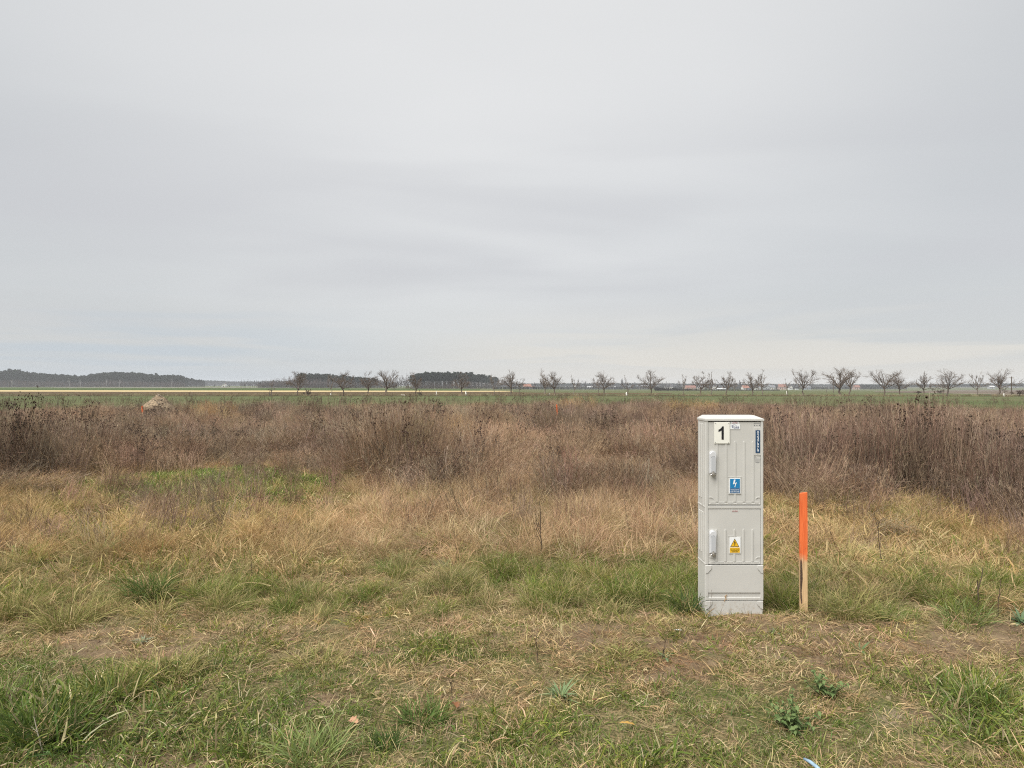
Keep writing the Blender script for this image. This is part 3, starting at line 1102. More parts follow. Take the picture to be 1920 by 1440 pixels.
C = lambda *a: np.array(a, float)
GREENS = [C(.118, .160, .026), C(.150, .182, .030), C(.088, .135, .028), C(.192, .200, .034), C(.105, .150, .045)]
STRAWS = [C(.53, .405, .215), C(.43, .32, .17), C(.63, .50, .29), C(.32, .23, .125), C(.48, .345, .185)]
BROWNS = [C(.23, .15, .10), C(.18, .12, .085), C(.28, .19, .13), C(.20, .145, .11)]


def pick(L, n, g, v=0.15):
    A = np.array(L)[g.integers(0, len(L), n)]
    return A * g.uniform(1 - v, 1 + v, (n, 1))


def tuft(g, n, r, l0, l1, w0, w1, lean, curl, cb, ct, K=3, drymix=0.0, dirbias=None, sl=.22):
    rr = r * np.sqrt(g.uniform(0, 1, n)); aa = g.uniform(0, 2 * math.pi, n)
    P = np.stack([rr * np.cos(aa), rr * np.sin(aa), np.full(n, -0.012)], 1)
    yaw = aa + g.normal(0, 0.9 if sl < .3 else 2.5, n)
    if dirbias is not None:
        yaw = dirbias + g.normal(0, 0.8, n)
    L = g.uniform(l0, l1, n)
    c0 = pick(cb, n, g); c1 = pick(ct, n, g)
    if drymix:
        k = g.random(n) < drymix
        c0[k] = pick(STRAWS, int(k.sum()), g); c1[k] = pick(STRAWS, int(k.sum()), g)
    return blade_arrays(P, yaw, L, g.uniform(w0, w1, n), np.abs(g.normal(lean, sl, n)), g.normal(curl, 0.45, n), c0, c1, K)


def protos(name, n, fn):
    out = []
    for i in range(n):
        g = np.random.default_rng(hash_name(name) + i)
        V, f, c = join(fn(g))
        out.append(np_mesh(name, V, f, c))
    return out


def hash_name(s):
    return sum((i + 1) * ord(ch) for i, ch in enumerate(s))


YG = GREENS + [C(.34, .32, .10), C(.27, .28, .07)]
short_green = protos('green_grass_tuft', 24, lambda g: [tuft(g, 22, .085, .035, .10, .0034, .0075, .75, .8, GREENS, YG + [C(.30, .25, .11)], 3, 0.14, None, .5), tuft(g, 14, .07, .03, .075, .0022, .004, .5, .9, GREENS, YG, 3, .2, None, .5)])
short_dry = protos('dry_grass_tuft', 24, lambda g: [tuft(g, 30, .09, .04, .13, .0018, .0042, .95, 1.1, STRAWS, STRAWS, 3, 0, None, .5), tuft(g, 6, .09, .05, .12, .005, .009, 1.1, .7, STRAWS, STRAWS, 3, 0, None, .4), tuft(g, 6, .08, .04, .09, .003, .005, .6, .7, GREENS, YG, 3)])
litter = protos('straw_litter', 20, lambda g: [tuft(g, 44, .13, .05, .17, .0016, .0038, 1.45, .25, STRAWS + BROWNS[:3], STRAWS + BROWNS[2:], 2)])
fescue = protos('tall_green_tuft', 20, lambda g: [tuft(g, 110, .085, .12, .27, .0022, .0042, .30, 1.15, GREENS, YG, 4, 0.16)])
olive = protos('olive_grass_tuft', 14, lambda g: [tuft(g, 120, .09, .12, .28, .0018, .0034, .45, .95, [C(.15, .175, .058), C(.19, .20, .07)], [C(.30, .285, .11), C(.38, .33, .15)], 4, 0.30)])


def tall_dry_fn(g):
    db = g.uniform(0, 6.28)
    a = tuft(g, 85, .14, .16, .42, .0022, .0042, .38, 1.15, STRAWS, STRAWS + [C(.54, .36, .20)], 4)
    b = tuft(g, 30, .15, .12, .3, .0022, .004, .9, 1.1, STRAWS, STRAWS, 3, dirbias=db)
    c = tuft(g, 9, .12, .3, .55, .0018, .0028, .18, .5, STRAWS, [C(.44, .30, .18)], 4)
    d = tuft(g, 12, .13, .1, .22, .003, .005, .5, .8, GREENS, YG, 3)
    return [a, b, c, d]


tall_dry = protos('tall_dry_tuft', 22, tall_dry_fn)


def stems(g, n, r, h0, h1, lean, bend, K=5, wind=None, kink=.14):
    rr = r * np.sqrt(g.uniform(0, 1, n)); aa = g.uniform(0, 6.28, n)
    p = np.stack([rr * np.cos(aa), rr * np.sin(aa), np.full(n, -.02)], 1)
    d = np.stack([g.normal(0, lean, n), g.normal(0, lean, n), np.ones(n)], 1)
    if wind is not None: d[:, :2] += wind
    h = g.uniform(h0, h1, n)
    out = [p]
    for k in range(K - 1):
        d = d / np.linalg.norm(d, axis=1, keepdims=True)
        out.append(out[-1] + d * (h / (K - 1))[:, None])
        d = d + g.normal(0, bend, (n, 3)) * [1, 1, .2]
        if k == 1 and kink:
            km = g.random(n) < kink
            d[km] = g.normal(0, 1, (int(km.sum()), 3)) * [1, 1, .25]
        if wind is not None: d[:, :2] += wind * .35
    return np.stack(out, 1)


def taper(M, K, r0, r1):
    return np.broadcast_to(np.linspace(r0, r1, K), (M, K))


def weed_brush(g, cols, n=34, h=(.62, .98), wind=None, tw=6):
    """upright brown stalks with a brush of fine side shoots (dead fleabane and mugwort)"""
    P = stems(g, n, .27, h[0], h[1], .10, .05, 5, wind)
    c = pick(cols, n, g)
    s = tubes(P, taper(n, 5, .0036, .0016), 3, c * .95, c * 1.1)
    Q = grow(P, tw, .22, 1.0, .60, .22, .28, g, 3, .55, .16)
    cq = np.repeat(c, tw, 0) * g.uniform(.85, 1.35, (n * tw, 1))
    q = ribbons(Q, .0024, cq, g)
    k = g.random(len(Q)) < .35
    T = grow(Q[k], 3, .35, 1.0, .6, .07, .25, g, 2, .3, .1)
    t = ribbons(T, .0026, np.repeat(cq[k], 3, 0) * 1.18, g)
    return [s, q, t]


def ribbons(P, wd, col, g):
    """flat tapering strips along polylines"""
    M, K, _ = P.shape
    T = P[:, -1] - P[:, 0]
    rv = g.normal(size=(M, 3))
    S_ = np.cross(T, rv); S_ /= np.linalg.norm(S_, axis=1, keepdims=True) + 1e-9
    V = np.zeros((M, 2 * K - 1, 3))
    for k in range(K - 1):
        ww = wd * (1 - .5 * k / (K - 1)) * .5
        V[:, 2 * k] = P[:, k] - S_ * ww; V[:, 2 * k + 1] = P[:, k] + S_ * ww
    V[:, -1] = P[:, -1]
    b = (np.arange(M) * (2 * K - 1))[:, None]
    q = [b + np.array([[2 * k, 2 * k + 1, 2 * k + 3, 2 * k + 2]]) for k in range(K - 2)]
    t = b + np.array([[2 * K - 4, 2 * K - 3, 2 * K - 2]])
    Cc = np.repeat(col[:, None, :], 2 * K - 1, 1)
    return V.reshape(-1, 3), ([np.concatenate(q)] if q else []), t, Cc.reshape(-1, 3)


def seed_blobs(g, pts, r0, r1, col):
    """little dark seed heads: rough octahedra"""
    n = len(pts)
    o = np.array([[1, 0, 0], [-1, 0, 0], [0, 1, 0], [0, -1, 0], [0, 0, 1.3], [0, 0, -1.3]], float)
    V = pts[:, None] + o[None] * g.uniform(r0, r1, (n, 1, 1)) * g.uniform(.7, 1.3, (n, 6, 1))
    f = np.array([[0, 2, 4], [2, 1, 4], [1, 3, 4], [3, 0, 4], [2, 0, 5], [1, 2, 5], [3, 1, 5], [0, 3, 5]])
    T = (np.arange(n) * 6)[:, None, None] + f[None]
    Cc = np.repeat((col * g.uniform(.7, 1.3, (n, 1)))[:, None], 6, 1)
    return V.reshape(-1, 3), [], T.reshape(-1, 3), Cc.reshape(-1, 3)


def weed_seed(g):
    """dark stalks ending in clustered seed heads (dead tansy and dock)"""
    n = 7
    P = stems(g, n, .22, .75, 1.12, .10, .06, 5)
    c = pick([C(.13, .09, .066), C(.17, .118, .085)], n, g)
    s = tubes(P, taper(n, 5, .0035, .0018), 3, c, c)
    Q = grow(P, 7, .5, 1.0, .55, .2, .4, g, 3, .3, .1)
    q = ribbons(Q, .003, np.repeat(c, 7, 0), g)
    T = grow(Q, 3, .6, 1.0, .5, .06, .5, g, 2)
    tt = ribbons(T, .0025, np.repeat(c, 21, 0), g)
    b = seed_blobs(g, T[:, -1], .005, .012, C(.12, .082, .06))
    return [s, q, tt, b]


def weed_plume(g):
    """pale bleached reed grass leaning with the wind"""
    wind = np.array([math.cos(a := g.uniform(0, 6.28)), math.sin(a)]) * g.uniform(.1, .35)
    n = 44
    P = stems(g, n, .24, .5, .95, .08, .05, 5, wind)
    c = pick([C(.45, .335, .22), C(.38, .275, .18), C(.52, .40, .27), C(.33, .23, .155)], n, g)
    s = ribbons(P, .0034, c, g)
    Q = grow(P, 5, .72, 1.0, .25, .12, .0, g, 3, .3, .15)
    q = ribbons(Q, .003, np.repeat(c, 5, 0) * .95, g)
    b = tuft(g, 40, .22, .2, .5, .003, .005, .4, 1.2, STRAWS[1:2] + [C(.34, .24, .15)], STRAWS[:2], 3)
    return [s, q, b]


REDB = [C(.27, .185, .13), C(.33, .235, .165), C(.20, .135, .097), C(.44, .325, .235)]
GREYB = [C(.275, .208, .148), C(.35, .27, .19), C(.195, .147, .105), C(.47, .375, .265)]
brush_red = protos('brown_weed_clump', 14, lambda g: weed_brush(g, REDB))
brush_grey = protos('grey_weed_clump', 14, lambda g: weed_brush(g, GREYB, 30, (.5, .95), np.array([g.normal(0, .16), g.normal(0, .16)])))
seedy = protos('seed_head_clump', 8, weed_seed)
plume = protos('plume_grass_clump', 12, weed_plume)


def put(n):
    return rng.uniform(0, 6.283, n)


def rot_z(n, tilt=0.12):
    return np.stack([rng.normal(0, tilt, n), rng.normal(0, tilt, n), put(n)], 1)


def tints(n, v=0.18, hue=0.06):
    t = rng.uniform(1 - v, 1 + v, (n, 1)) * np.ones((n, 3))
    return t * rng.normal(1, hue, (n, 3))


def scat(sets, name, label, cat, mat):
    """sets: list of (protos, x, y, scale, tint); one object"""
    meshes = []; X = []; Y = []; Z = []; RO = []; SCL = []; ID = []; TI = []
    for pr, x, y, s, ti, tilt in sets:
        n = len(x)
        ID.append(rng.integers(0, len(pr), n) + len(meshes))
        meshes += pr
        X.append(x); Y.append(y); Z.append(zt(x, y)); RO.append(rot_z(n, tilt))
        s = np.asarray(s, float)
        if s.ndim == 1: s = np.repeat(s[:, None], 3, 1)
        SCL.append(s); TI.append(ti)
    # object names sort in the order of creation
    coll = bpy.data.collections.new(name + '_kinds')
    for i, me in enumerate(meshes):
        if not me.materials: me.materials.append(mat)
        coll.objects.link(bpy.data.objects.new('%s_%04d' % (name, i), me))
    return scatter(name, *(np.concatenate(a) for a in (X, Y, Z)), np.concatenate(RO), np.concatenate(SCL), np.concatenate(ID), np.concatenate(TI), coll, label, cat)


def accept(x, y, p):
    k = rng.random(len(x)) < p
    return x[k], y[k]


# --- short green grass
def lush_at(x, y):
    u, v = uv_of(x, y)
    return np.clip(blobs(u, v, LUSH) * 1.15 + .38 * sst(v, 1225, 1340) + .55 * (1 - sst(u, 500, 800)) * sst(v, 1210, 1280), 0, 1.2)


def tall_at(x, y):
    u, v = uv_of(x, y)
    return np.clip(blobs(u, v, TALLGREEN), 0, 1.2) * sst(fbm(x * 1.5, y * 1.5, 77, 3), .22, .55)


x, y = fan(int(area(2.2, 7.4) * 360), 2.2, 7.4)
b = bare_at(x, y); lu = lush_at(x, y)
fine = sst(fbm(x * 2.2, y * 2.2, 11, 3), .35, .62)
p = (0.20 + 0.95 * lu + 0.40 * fine) * (1 - .78 * np.clip(b, 0, 1)) * (1 - sst(np.hypot(x, y), 6.0, 7.4) * .7)
k = (rng.random(len(x)) < p) & outside(x, y)
xg, yg = x[k], y[k]
ug, vg = uv_of(xg, yg)
sg = rng.uniform(.55, 1.1, len(xg)) * (1 + .15 * (1 - sst(ug, 450, 900)) * sst(vg, 1215, 1290)) * (.7 + .5 * lu[k]) * (.55 + .95 * sst(fbm(xg * 1.8, yg * 1.8, 15, 3), .25, .75))
tg = tints(len(xg), .22, .05) * (1.0 - .03 * np.clip(lu[k], 0, 1))[:, None] * (1 + np.clip(lu[k], 0, 1)[:, None] * np.array([-.10, .02, .12]))
u, v = uv_of(xg, yg)
dry = sst(fbm(xg * 1.1, yg * 1.1, 23, 3), .48, .72)[:, None] * .6 * (1 - .5 * np.clip(lu[k], 0, 1))[:, None]
tg = tg * (1 - dry) + tg * np.array([1.75, 1.35, 1.3]) * dry
foot = []
for (fx, fy, n, sp) in [(1.36 + .375 * q_ / 9, 4.895, 3, .018) for q_ in range(10)] + [(1.325, 4.97, 5, .03), (1.32, 5.06, 5, .03), (1.755, 4.97, 4, .03), (1.755, 5.06, 5, .03), (2.037, 4.945, 7, .03), (2.0, 4.985, 3, .02), (2.08, 4.985, 3, .02)]:
    for _ in range(n): foot.append((fx + rng.normal(0, sp), fy + rng.normal(0, sp * .5)))
for (px, py) in ((1052, 1300), (268, 1198), (1612, 1222), (1250, 1240), (1455, 1187), (1490, 1372), (1545, 1315)):
    fx, fy = flat(px, py)
    for _ in range(9): foot.append((fx + rng.normal(0, .07), fy + rng.normal(0, .07)))
foot = np.array(foot)
xq, yq = foot[:, 0], foot[:, 1]
# the bright clearing among the weeds
x, y = fan(int(area(8.4, 14.5) * 150), 8.4, 14.5)
u, v = uv_of(x, y)
cl_ = np.clip(blobs(u, v, CLEAR), 0, 1)
k = rng.random(len(x)) < cl_ * 1.0
xc, yc = x[k], y[k]
# sparse green under the dry grass
x, y = fan(int(area(6.4, 12.0) * 42), 6.4, 12.0)
k = rng.random(len(x)) < 1.2 * sst(fbm(x * .9, y * .9, 91, 3), .44, .60)
xs, ys = x[k], y[k]
# taller fescue
x, y = fan(int(area(4.3, 8.2) * 75), 4.3, 8.2)
ta = tall_at(x, y)
k = (rng.random(len(x)) < ta * .9) & outside(x, y, .12)
xf, yf, taf = x[k], y[k], ta[k]
x, y = fan(int(area(4.9, 8.6) * 60), 4.9, 8.6)
u, v = uv_of(x, y)
band = sst(v, 1030, 1080) * (1 - sst(v, 1140, 1170)) * (.35 + .65 * sst(fbm(x * .9, y * .9, 45, 3), .3, .6))
k = (rng.random(len(x)) < band * .8) & outside(x, y, .12)
xo, yo = x[k], y[k]
# olive tufts among the tall dry grass, mostly to the left
x, y = fan(int(area(7.0, 12.5) * 26), 7.0, 12.5)
u, v = uv_of(x, y)
k = (rng.random(len(x)) < (.10 + .16 * (1 - sst(u, 450, 800))) * sst(fbm(x * .9, y * .9, 145, 3), .35, .6)) & (np.hypot(x, y) < weed_front(x, y) + .5)
xo2, yo2 = x[k], y[k]
cg = np.array([1.0, 1.22, 1.05])
scat([(short_green, xg, yg, sg, tg, .15), (short_green, xq[::2], yq[::2], rng.uniform(.45, .9, len(xq[::2])), tints(len(xq[::2])) * C(1.1, 1.0, 1.0), .2), (short_dry, xq[1::2], yq[1::2], rng.uniform(.45, .9, len(xq[1::2])), tints(len(xq[1::2])), .2),
      (short_green, xc, yc, rng.uniform(1.0, 2.0, len(xc)), tints(len(xc)) * cg, .15),
      (short_green, xs, ys, rng.uniform(1.1, 2.2, len(xs)), tints(len(xs)) * np.array([1.15, 1.12, 1.0]), .15),
      (fescue, xf, yf, rng.uniform(.55, 1.0, len(xf)) * (.6 + .4 * np.clip(taf, 0, 1)), tints(len(xf), .2) * np.array([1.0, 1.05, 1.05]), .15),
      (olive, xo, yo, rng.uniform(.45, .95, len(xo)), tints(len(xo), .2), .18),
      (olive, xo2, yo2, rng.uniform(.7, 1.25, len(xo2)), tints(len(xo2), .2) * np.array([1.1, 1.08, .9]), .2)],
     'green_grass', 'tufted green and yellowing grass covering the near ground', 'grass', M_BLADE_I)

# --- dry grass
x, y = fan(int(area(2.2, 8.5) * 190), 2.2, 8.5)
b = bare_at(x, y); lu = lush_at(x, y)
fine = sst(fbm(x * 1.9, y * 1.9, 211, 3), .3, .62)
p = (.22 + .62 * fine) * (1 - .3 * b) * (1 - .68 * np.clip(lu, 0, 1))
k = (rng.random(len(x)) < p) & outside(x, y)
xd, yd = x[k], y[k]
td = tints(len(xd), .22, .05)
x, y = fan(int(area(6.2, 15.5) * 46), 6.2, 15.5)
u, v = uv_of(x, y)
wf = weed_front(x, y)
p = sst(v, 1085, 1035)*0 + (1 - sst(v, 1025, 1085)) * (1 - sst(np.hypot(x, y), wf + .1, wf + 2.6) * .94)
p = p * (1 - .95 * np.clip(blobs(u, v, CLEAR_OPEN) * 1.3, 0, 1)) * (.35 + .65 * sst(fbm(x * 1.2, y * 1.2, 61, 3), .25, .5))
k = rng.random(len(x)) < p
xt, yt = x[k], y[k]
ut, vt = uv_of(xt, yt)
hs = .22 + 1.0 * sst(fbm(xt * .9, yt * .9, 71, 3), .25, .75)
hs = hs * (.46 + .46 * sst(ut, 550, 900) * (1 - sst(ut, 1280, 1420)))
tt = tints(len(xt), .25, .05) * (.66 + .62 * fbm(xt * .9, yt * .9, 73, 4))[:, None]
warm = (sst(ut, 450, 800) * (1 - sst(ut, 1300, 1450)))[:, None]
tt = tt * (np.array([.98, .94, .85]) * (1 - warm) + np.array([1.02, .985, 1.06]) * warm)
sT = np.stack([rng.uniform(.85, 1.25, len(xt)), rng.uniform(.85, 1.25, len(xt)), hs * rng.uniform(.8, 1.25, len(xt))], 1)
x, y = fan(int(area(6.0, 13.5) * 70), 6.0, 13.5)
u, v = uv_of(x, y)
side_ = 1 - sst(u, 520, 760) * (1 - sst(u, 1280, 1420))
k = (rng.random(len(x)) < side_ * .8) & (np.hypot(x, y) < weed_front(x, y) + .6) & (rng.random(len(x)) > np.clip(blobs(u, v, CLEAR_OPEN), 0, 1) * .8) & outside(x, y)
xm, ym = x[k], y[k]
tm_ = tints(len(xm), .25, .05) * (.6 + .7 * fbm(xm * 1.1, ym * 1.1, 75, 4))[:, None] * C(1, .97, .92)
scat([(short_dry, xm, ym, rng.uniform(1.1, 2.3, len(xm)), tm_, .3), (short_dry, xd, yd, rng.uniform(.6, 1.15, len(xd)), td, .15), (tall_dry, xt, yt, sT, tt, .38)],
     'dry_grass', 'bleached straw coloured dead grass matted between the green', 'grass', M_BLADE_I)

# --- crumbs and clods on the open soil
def clod(g):
    bm = bmesh.new(); bmesh.ops.create_icosphere(bm, subdivisions=1, radius=.5)
    V = np.array([v.co[:] for v in bm.verts]) * g.uniform(.7, 1.25, (len(bm.verts), 1)) * np.array([1, 1, .7])
    T = np.array([[v.index for v in f.verts] for f in bm.faces]); bm.free()
    c = np.array([.22, .16, .10]) * g.uniform(.75, 1.25)
    return [(V, [], T, np.repeat(c[None], len(V), 0))]


clods = protos('soil_clod', 8, clod)
x, y = fan(int(area(2.2, 7.0) * 800), 2.2, 7.0)
k = (rng.random(len(x)) < bare_at(x, y) * sst(fbm(x * 3.5, y * 3.5, 881, 3), .35, .7)) & outside(x, y, .01)
xk, yk = x[k], y[k]
scat([(clods, xk, yk, rng.exponential(.010, len(xk)).clip(.004, .045), tints(len(xk), .25, .03), .5)],
     'soil_clods', 'crumbs and small clods of sandy soil on the bare patches', 'soil clods', M_WEED_I)

# --- flat straw litter
x, y = fan(int(area(2.2, 8.0) * 150), 2.2, 8.0)
b = bare_at(x, y)
p = (.5 + .5 * fbm(x * 3, y * 3, 301, 2)) * (1 - .2 * b) * (1 - .6 * np.clip(lush_at(x, y), 0, 1))
k = (rng.random(len(x)) < p) & outside(x, y, .02)
xl, yl = x[k], y[k]
tl = tints(len(xl), .3, .05)
brownish = (np.clip(blobs(*uv_of(xl, yl), [(1500, 1240, 450, 60, .9), (1200, 1220, 300, 60, .5)]), 0, 1))[:, None]
tl = tl * (1 - brownish) + tl * np.array([.72, .62, .58]) * brownish
scat([(litter, xl, yl, rng.uniform(.6, 1.1, len(xl)), tl, .05)],
     'straw_litter', 'flat broken straw and dead stems lying on the sandy soil', 'dead straw', M_BLADE_I)

# --- brown weeds
x, y = fan(15500, 8.8, 47.0, 44)
d = np.hypot(x, y)
# thin out with distance (what stands in front hides most of it)
k = rng.random(len(x)) < np.interp(d, [9, 16, 26, 47], [1.0, .95, .62, .5])
x, y, d = x[k], y[k], d[k]
wf = weed_front(x, y)
k = (d > wf + rng.normal(0, .45, len(d))) & (rng.random(len(d)) > np.clip(blobs(*uv_of(x, y), CLEAR) * 1.6 - .25, 0, .97))
x, y, d, wf = x[k], y[k], d[k], wf[k]
extra_x, extra_y = fan(3600, 8.8, 17.0, 44)
ed = np.hypot(extra_x, extra_y); ew = weed_front(extra_x, extra_y)
k = (ed > ew + .1) & (rng.random(len(ed)) > np.clip(blobs(*uv_of(extra_x, extra_y), CLEAR) * 1.6 - .25, 0, .97))
x = np.concatenate([x, extra_x[k]]); y = np.concatenate([y, extra_y[k]]); d = np.hypot(x, y); wf = weed_front(x, y)
u, v = uv_of(x, y)
kindn = fbm(x * .33, y * .33, 401, 3)
redness = sst(u, 850, 1350) * .6 + .15
pl = sst(fbm(x * .28, y * .28, 431, 3), .50, .62) * .75 + .08 + .35 * (1 - sst(d, 12, 16)) * (1 - sst(u, 500, 800))
q = rng.random(len(x))
is_pl = q < pl
is_sd = (~is_pl) & (rng.random(len(x)) < .10 + .14 * (1 - sst(u, 200, 700)))
is_rd = (~is_pl) & (~is_sd) & (rng.random(len(x)) < redness)
is_gr = ~(is_pl | is_sd | is_rd)
hv = .42 + .62 * sst(fbm(x * .26, y * .26, 451, 3), .22, .78) + .42 * sst(fbm(x * .9, y * .9, 452, 2), .2, .8)
gapn = fbm(x * .55, y * .55, 491, 3)
hv = hv * np.where(gapn < .40, .5, 1.0)
is_pl = is_pl | ((gapn < .40) & (rng.random(len(x)) < .5)); is_sd &= ~is_pl; is_rd &= ~is_pl; is_gr &= ~is_pl
hv = hv * np.interp(d, [9, 14, 24, 32, 47], [.95, 1.0, .90, .74, .62]) * (.42 + .58 * sst(d - wf, -.3, 2.4))
hv = hv * (1 - .26 * np.exp(-((x + 17.9 * (y / 36.0)) / 1.3) ** 2) * sst(y, 27, 31) * (1 - sst(y, 36.5, 37.5)))
base_t = (.34 + 1.0 * fbm(x * .6, y * .6, 471, 4))[:, None] * tints(len(x), .22, .045)
sets = []
for msk, pr, tm, hm, tl_ in ((is_pl, plume, C(.92, .86, .84), 1.0, .10), (is_sd, seedy, C(1, 1, 1), .95, .06), (is_rd, brush_red, C(1.0, .97, .98), 1.0, .05), (is_gr, brush_grey, C(1, 1, 1), .95, .10)):
    n = int(msk.sum())
    s = np.stack([rng.uniform(.9, 1.3, n)] * 2 + [hv[msk] * hm * rng.uniform(.85, 1.15, n)], 1)
    sets.append((pr, x[msk], y[msk], s, base_t[msk] * tm, tl_))
# low rough growth along the row of fruit trees and straggling stalks beyond the weeds
vx = rng.uniform(-110, 110, 900); vy = rng.uniform(124, 134, 900)
sets.append((brush_grey, vx, vy, np.stack([rng.uniform(1, 2, 900)] * 2 + [rng.uniform(.3, .75, 900)], 1), tints(900) * C(.8, .85, .7), .1))
ex, ey = fan(420, 46, 62, 44)
sets.append((seedy, ex, ey, np.stack([rng.uniform(1, 1.4, 420)] * 2 + [rng.uniform(.5, .95, 420)], 1), tints(420), .1))
# weeds on and before the earth heap
hx, hy = (297 - 960) / F * 36.0, 36.0
n = 60
qx, qy = hx + rng.normal(0, .75, n), hy - rng.uniform(.2, 2.2, n)
sets.append((seedy, qx, qy, np.stack([rng.uniform(.8, 1.1, n)] * 2 + [rng.uniform(.3, .6, n)], 1), tints(n), .08))
n = 40
sets.append((brush_grey, hx + rng.normal(0, .9, n), hy - rng.uniform(.3, 2.0, n), np.stack([rng.uniform(.8, 1.1, n)] * 2 + [rng.uniform(.25, .5, n)], 1), tints(n) * C(1.1, 1.0, .95), .08))
# lone clumps standing out in front of the stand
ox, oy = fan(900, 7.6, 13.5, 42)
k = (np.hypot(ox, oy) < weed_front(ox, oy)) & (rng.random(900) < .25 + .6 * sst(fbm(ox * .6, oy * .6, 611, 2), .5, .7))
ox, oy = ox[k], oy[k]
h_ = len(ox) // 2
for a, b_, pr in ((ox[:h_], oy[:h_], brush_red), (ox[h_:], oy[h_:], brush_grey)):
    n = len(a)
    sets.append((pr, a, b_, np.stack([rng.uniform(.4, .8, n)] * 2 + [rng.uniform(.25, .6, n)], 1), tints(n) * C(.85, .8, .78), .25))
# golden patches
for (px, py, n) in ((1335, 772, 22), (1285, 764, 12), (1075, 764, 14), (400, 775, 22), (840, 845, 16), (1075, 752, 8)):
    gx, gy = flat(px, py + 14)
    sets.append((plume, gx + rng.normal(0, gy * .013, n), gy + rng.normal(0, gy * .03, n), np.stack([rng.uniform(.9, 1.2, n)] * 2 + [rng.uniform(.95, 1.2, n)], 1), tints(n) * C(1.12, 1.0, .72), .1))
scat(sets, 'brown_weeds', 'dense stand of dead brown weeds filling the middle of the field', 'weeds', M_WEED_I)


# ------------------------------------------------------------------ earth heap
def heap():
    px, dd = 297, 36.0
    x0 = (px - 960) / F * dd
    z0 = float(zt(x0, dd))
    n, k = 48, 18
    V = []; Q = []
    H = CAMZ - (738.5 - HZ) / F * dd - z0
    for i in range(k + 1):
        r = i / k
        for j in range(n):
            a = 2 * math.pi * j / n
            rr = r * 1.02 * (1 + .25 * float(vn(2 + math.cos(a) * 1.4, 2 + math.sin(a) * 1.4, 5)))
            x_, y_ = rr * math.cos(a) * 1.0, rr * math.sin(a) * .9
            h = H * (1 - r ** 1.25) ** 1.0 if r < 1 else 0
            h = H * (1 - min(r, 1)) ** .85
            h += (float(fbm(np.array(x_ * 3.), np.array(y_ * 3.), 9, 3)) - .5) * .22 * (1 - r * .6)
            V.append((x_, y_, max(h, -.05) if i < k else -.1))
    for i in range(k):
        for j in range(n):
            Q.append((i * n + j, i * n + (j + 1) % n, (i + 1) * n + (j + 1) % n, (i + 1) * n + j))
    o = link_mesh('earth_heap', np_mesh('earth_heap', V, [np.array(Q)[:, ::-1]]), pmat('sandy_heap', (.225, .172, .115), .95, .1, 0, .45, 9.0, 1.0, 14.0), smooth=True)
    o.location = (x0, dd, z0)
    tag(o, 'rounded heap of sandy earth and stones rising out of the weeds', 'earth heap')
    # clods and stones: real pieces on it
    g = np.random.default_rng(3)
    me_s = []
    for i in range(5):
        bm = bmesh.new(); bmesh.ops.create_icosphere(bm, subdivisions=1, radius=1)
        for v in bm.verts: v.co *= g.uniform(.7, 1.2)
        me = bpy.data.meshes.new('stone'); bm.to_mesh(me); bm.free()
        me.materials.append(pmat('stone', (.26, .215, .165), .9, .1, 0, .25, 3)); me_s.append(me)
    for i in range(90):
        r = math.sqrt(g.random()) * .8; a = g.uniform(math.pi, 2 * math.pi)
        rr = r * 1.02
        s = bpy.data.objects.new('stone', me_s[i % 5]); COL.objects.link(s); s.parent = o
        s.location = (rr * math.cos(a), rr * math.sin(a) * .9, H * (1 - r) ** .85 + .03)
        q = g.uniform(.02, .06); s.scale = (q, q, q * .7); s.rotation_euler = (0, 0, g.uniform(0, 6))


heap()


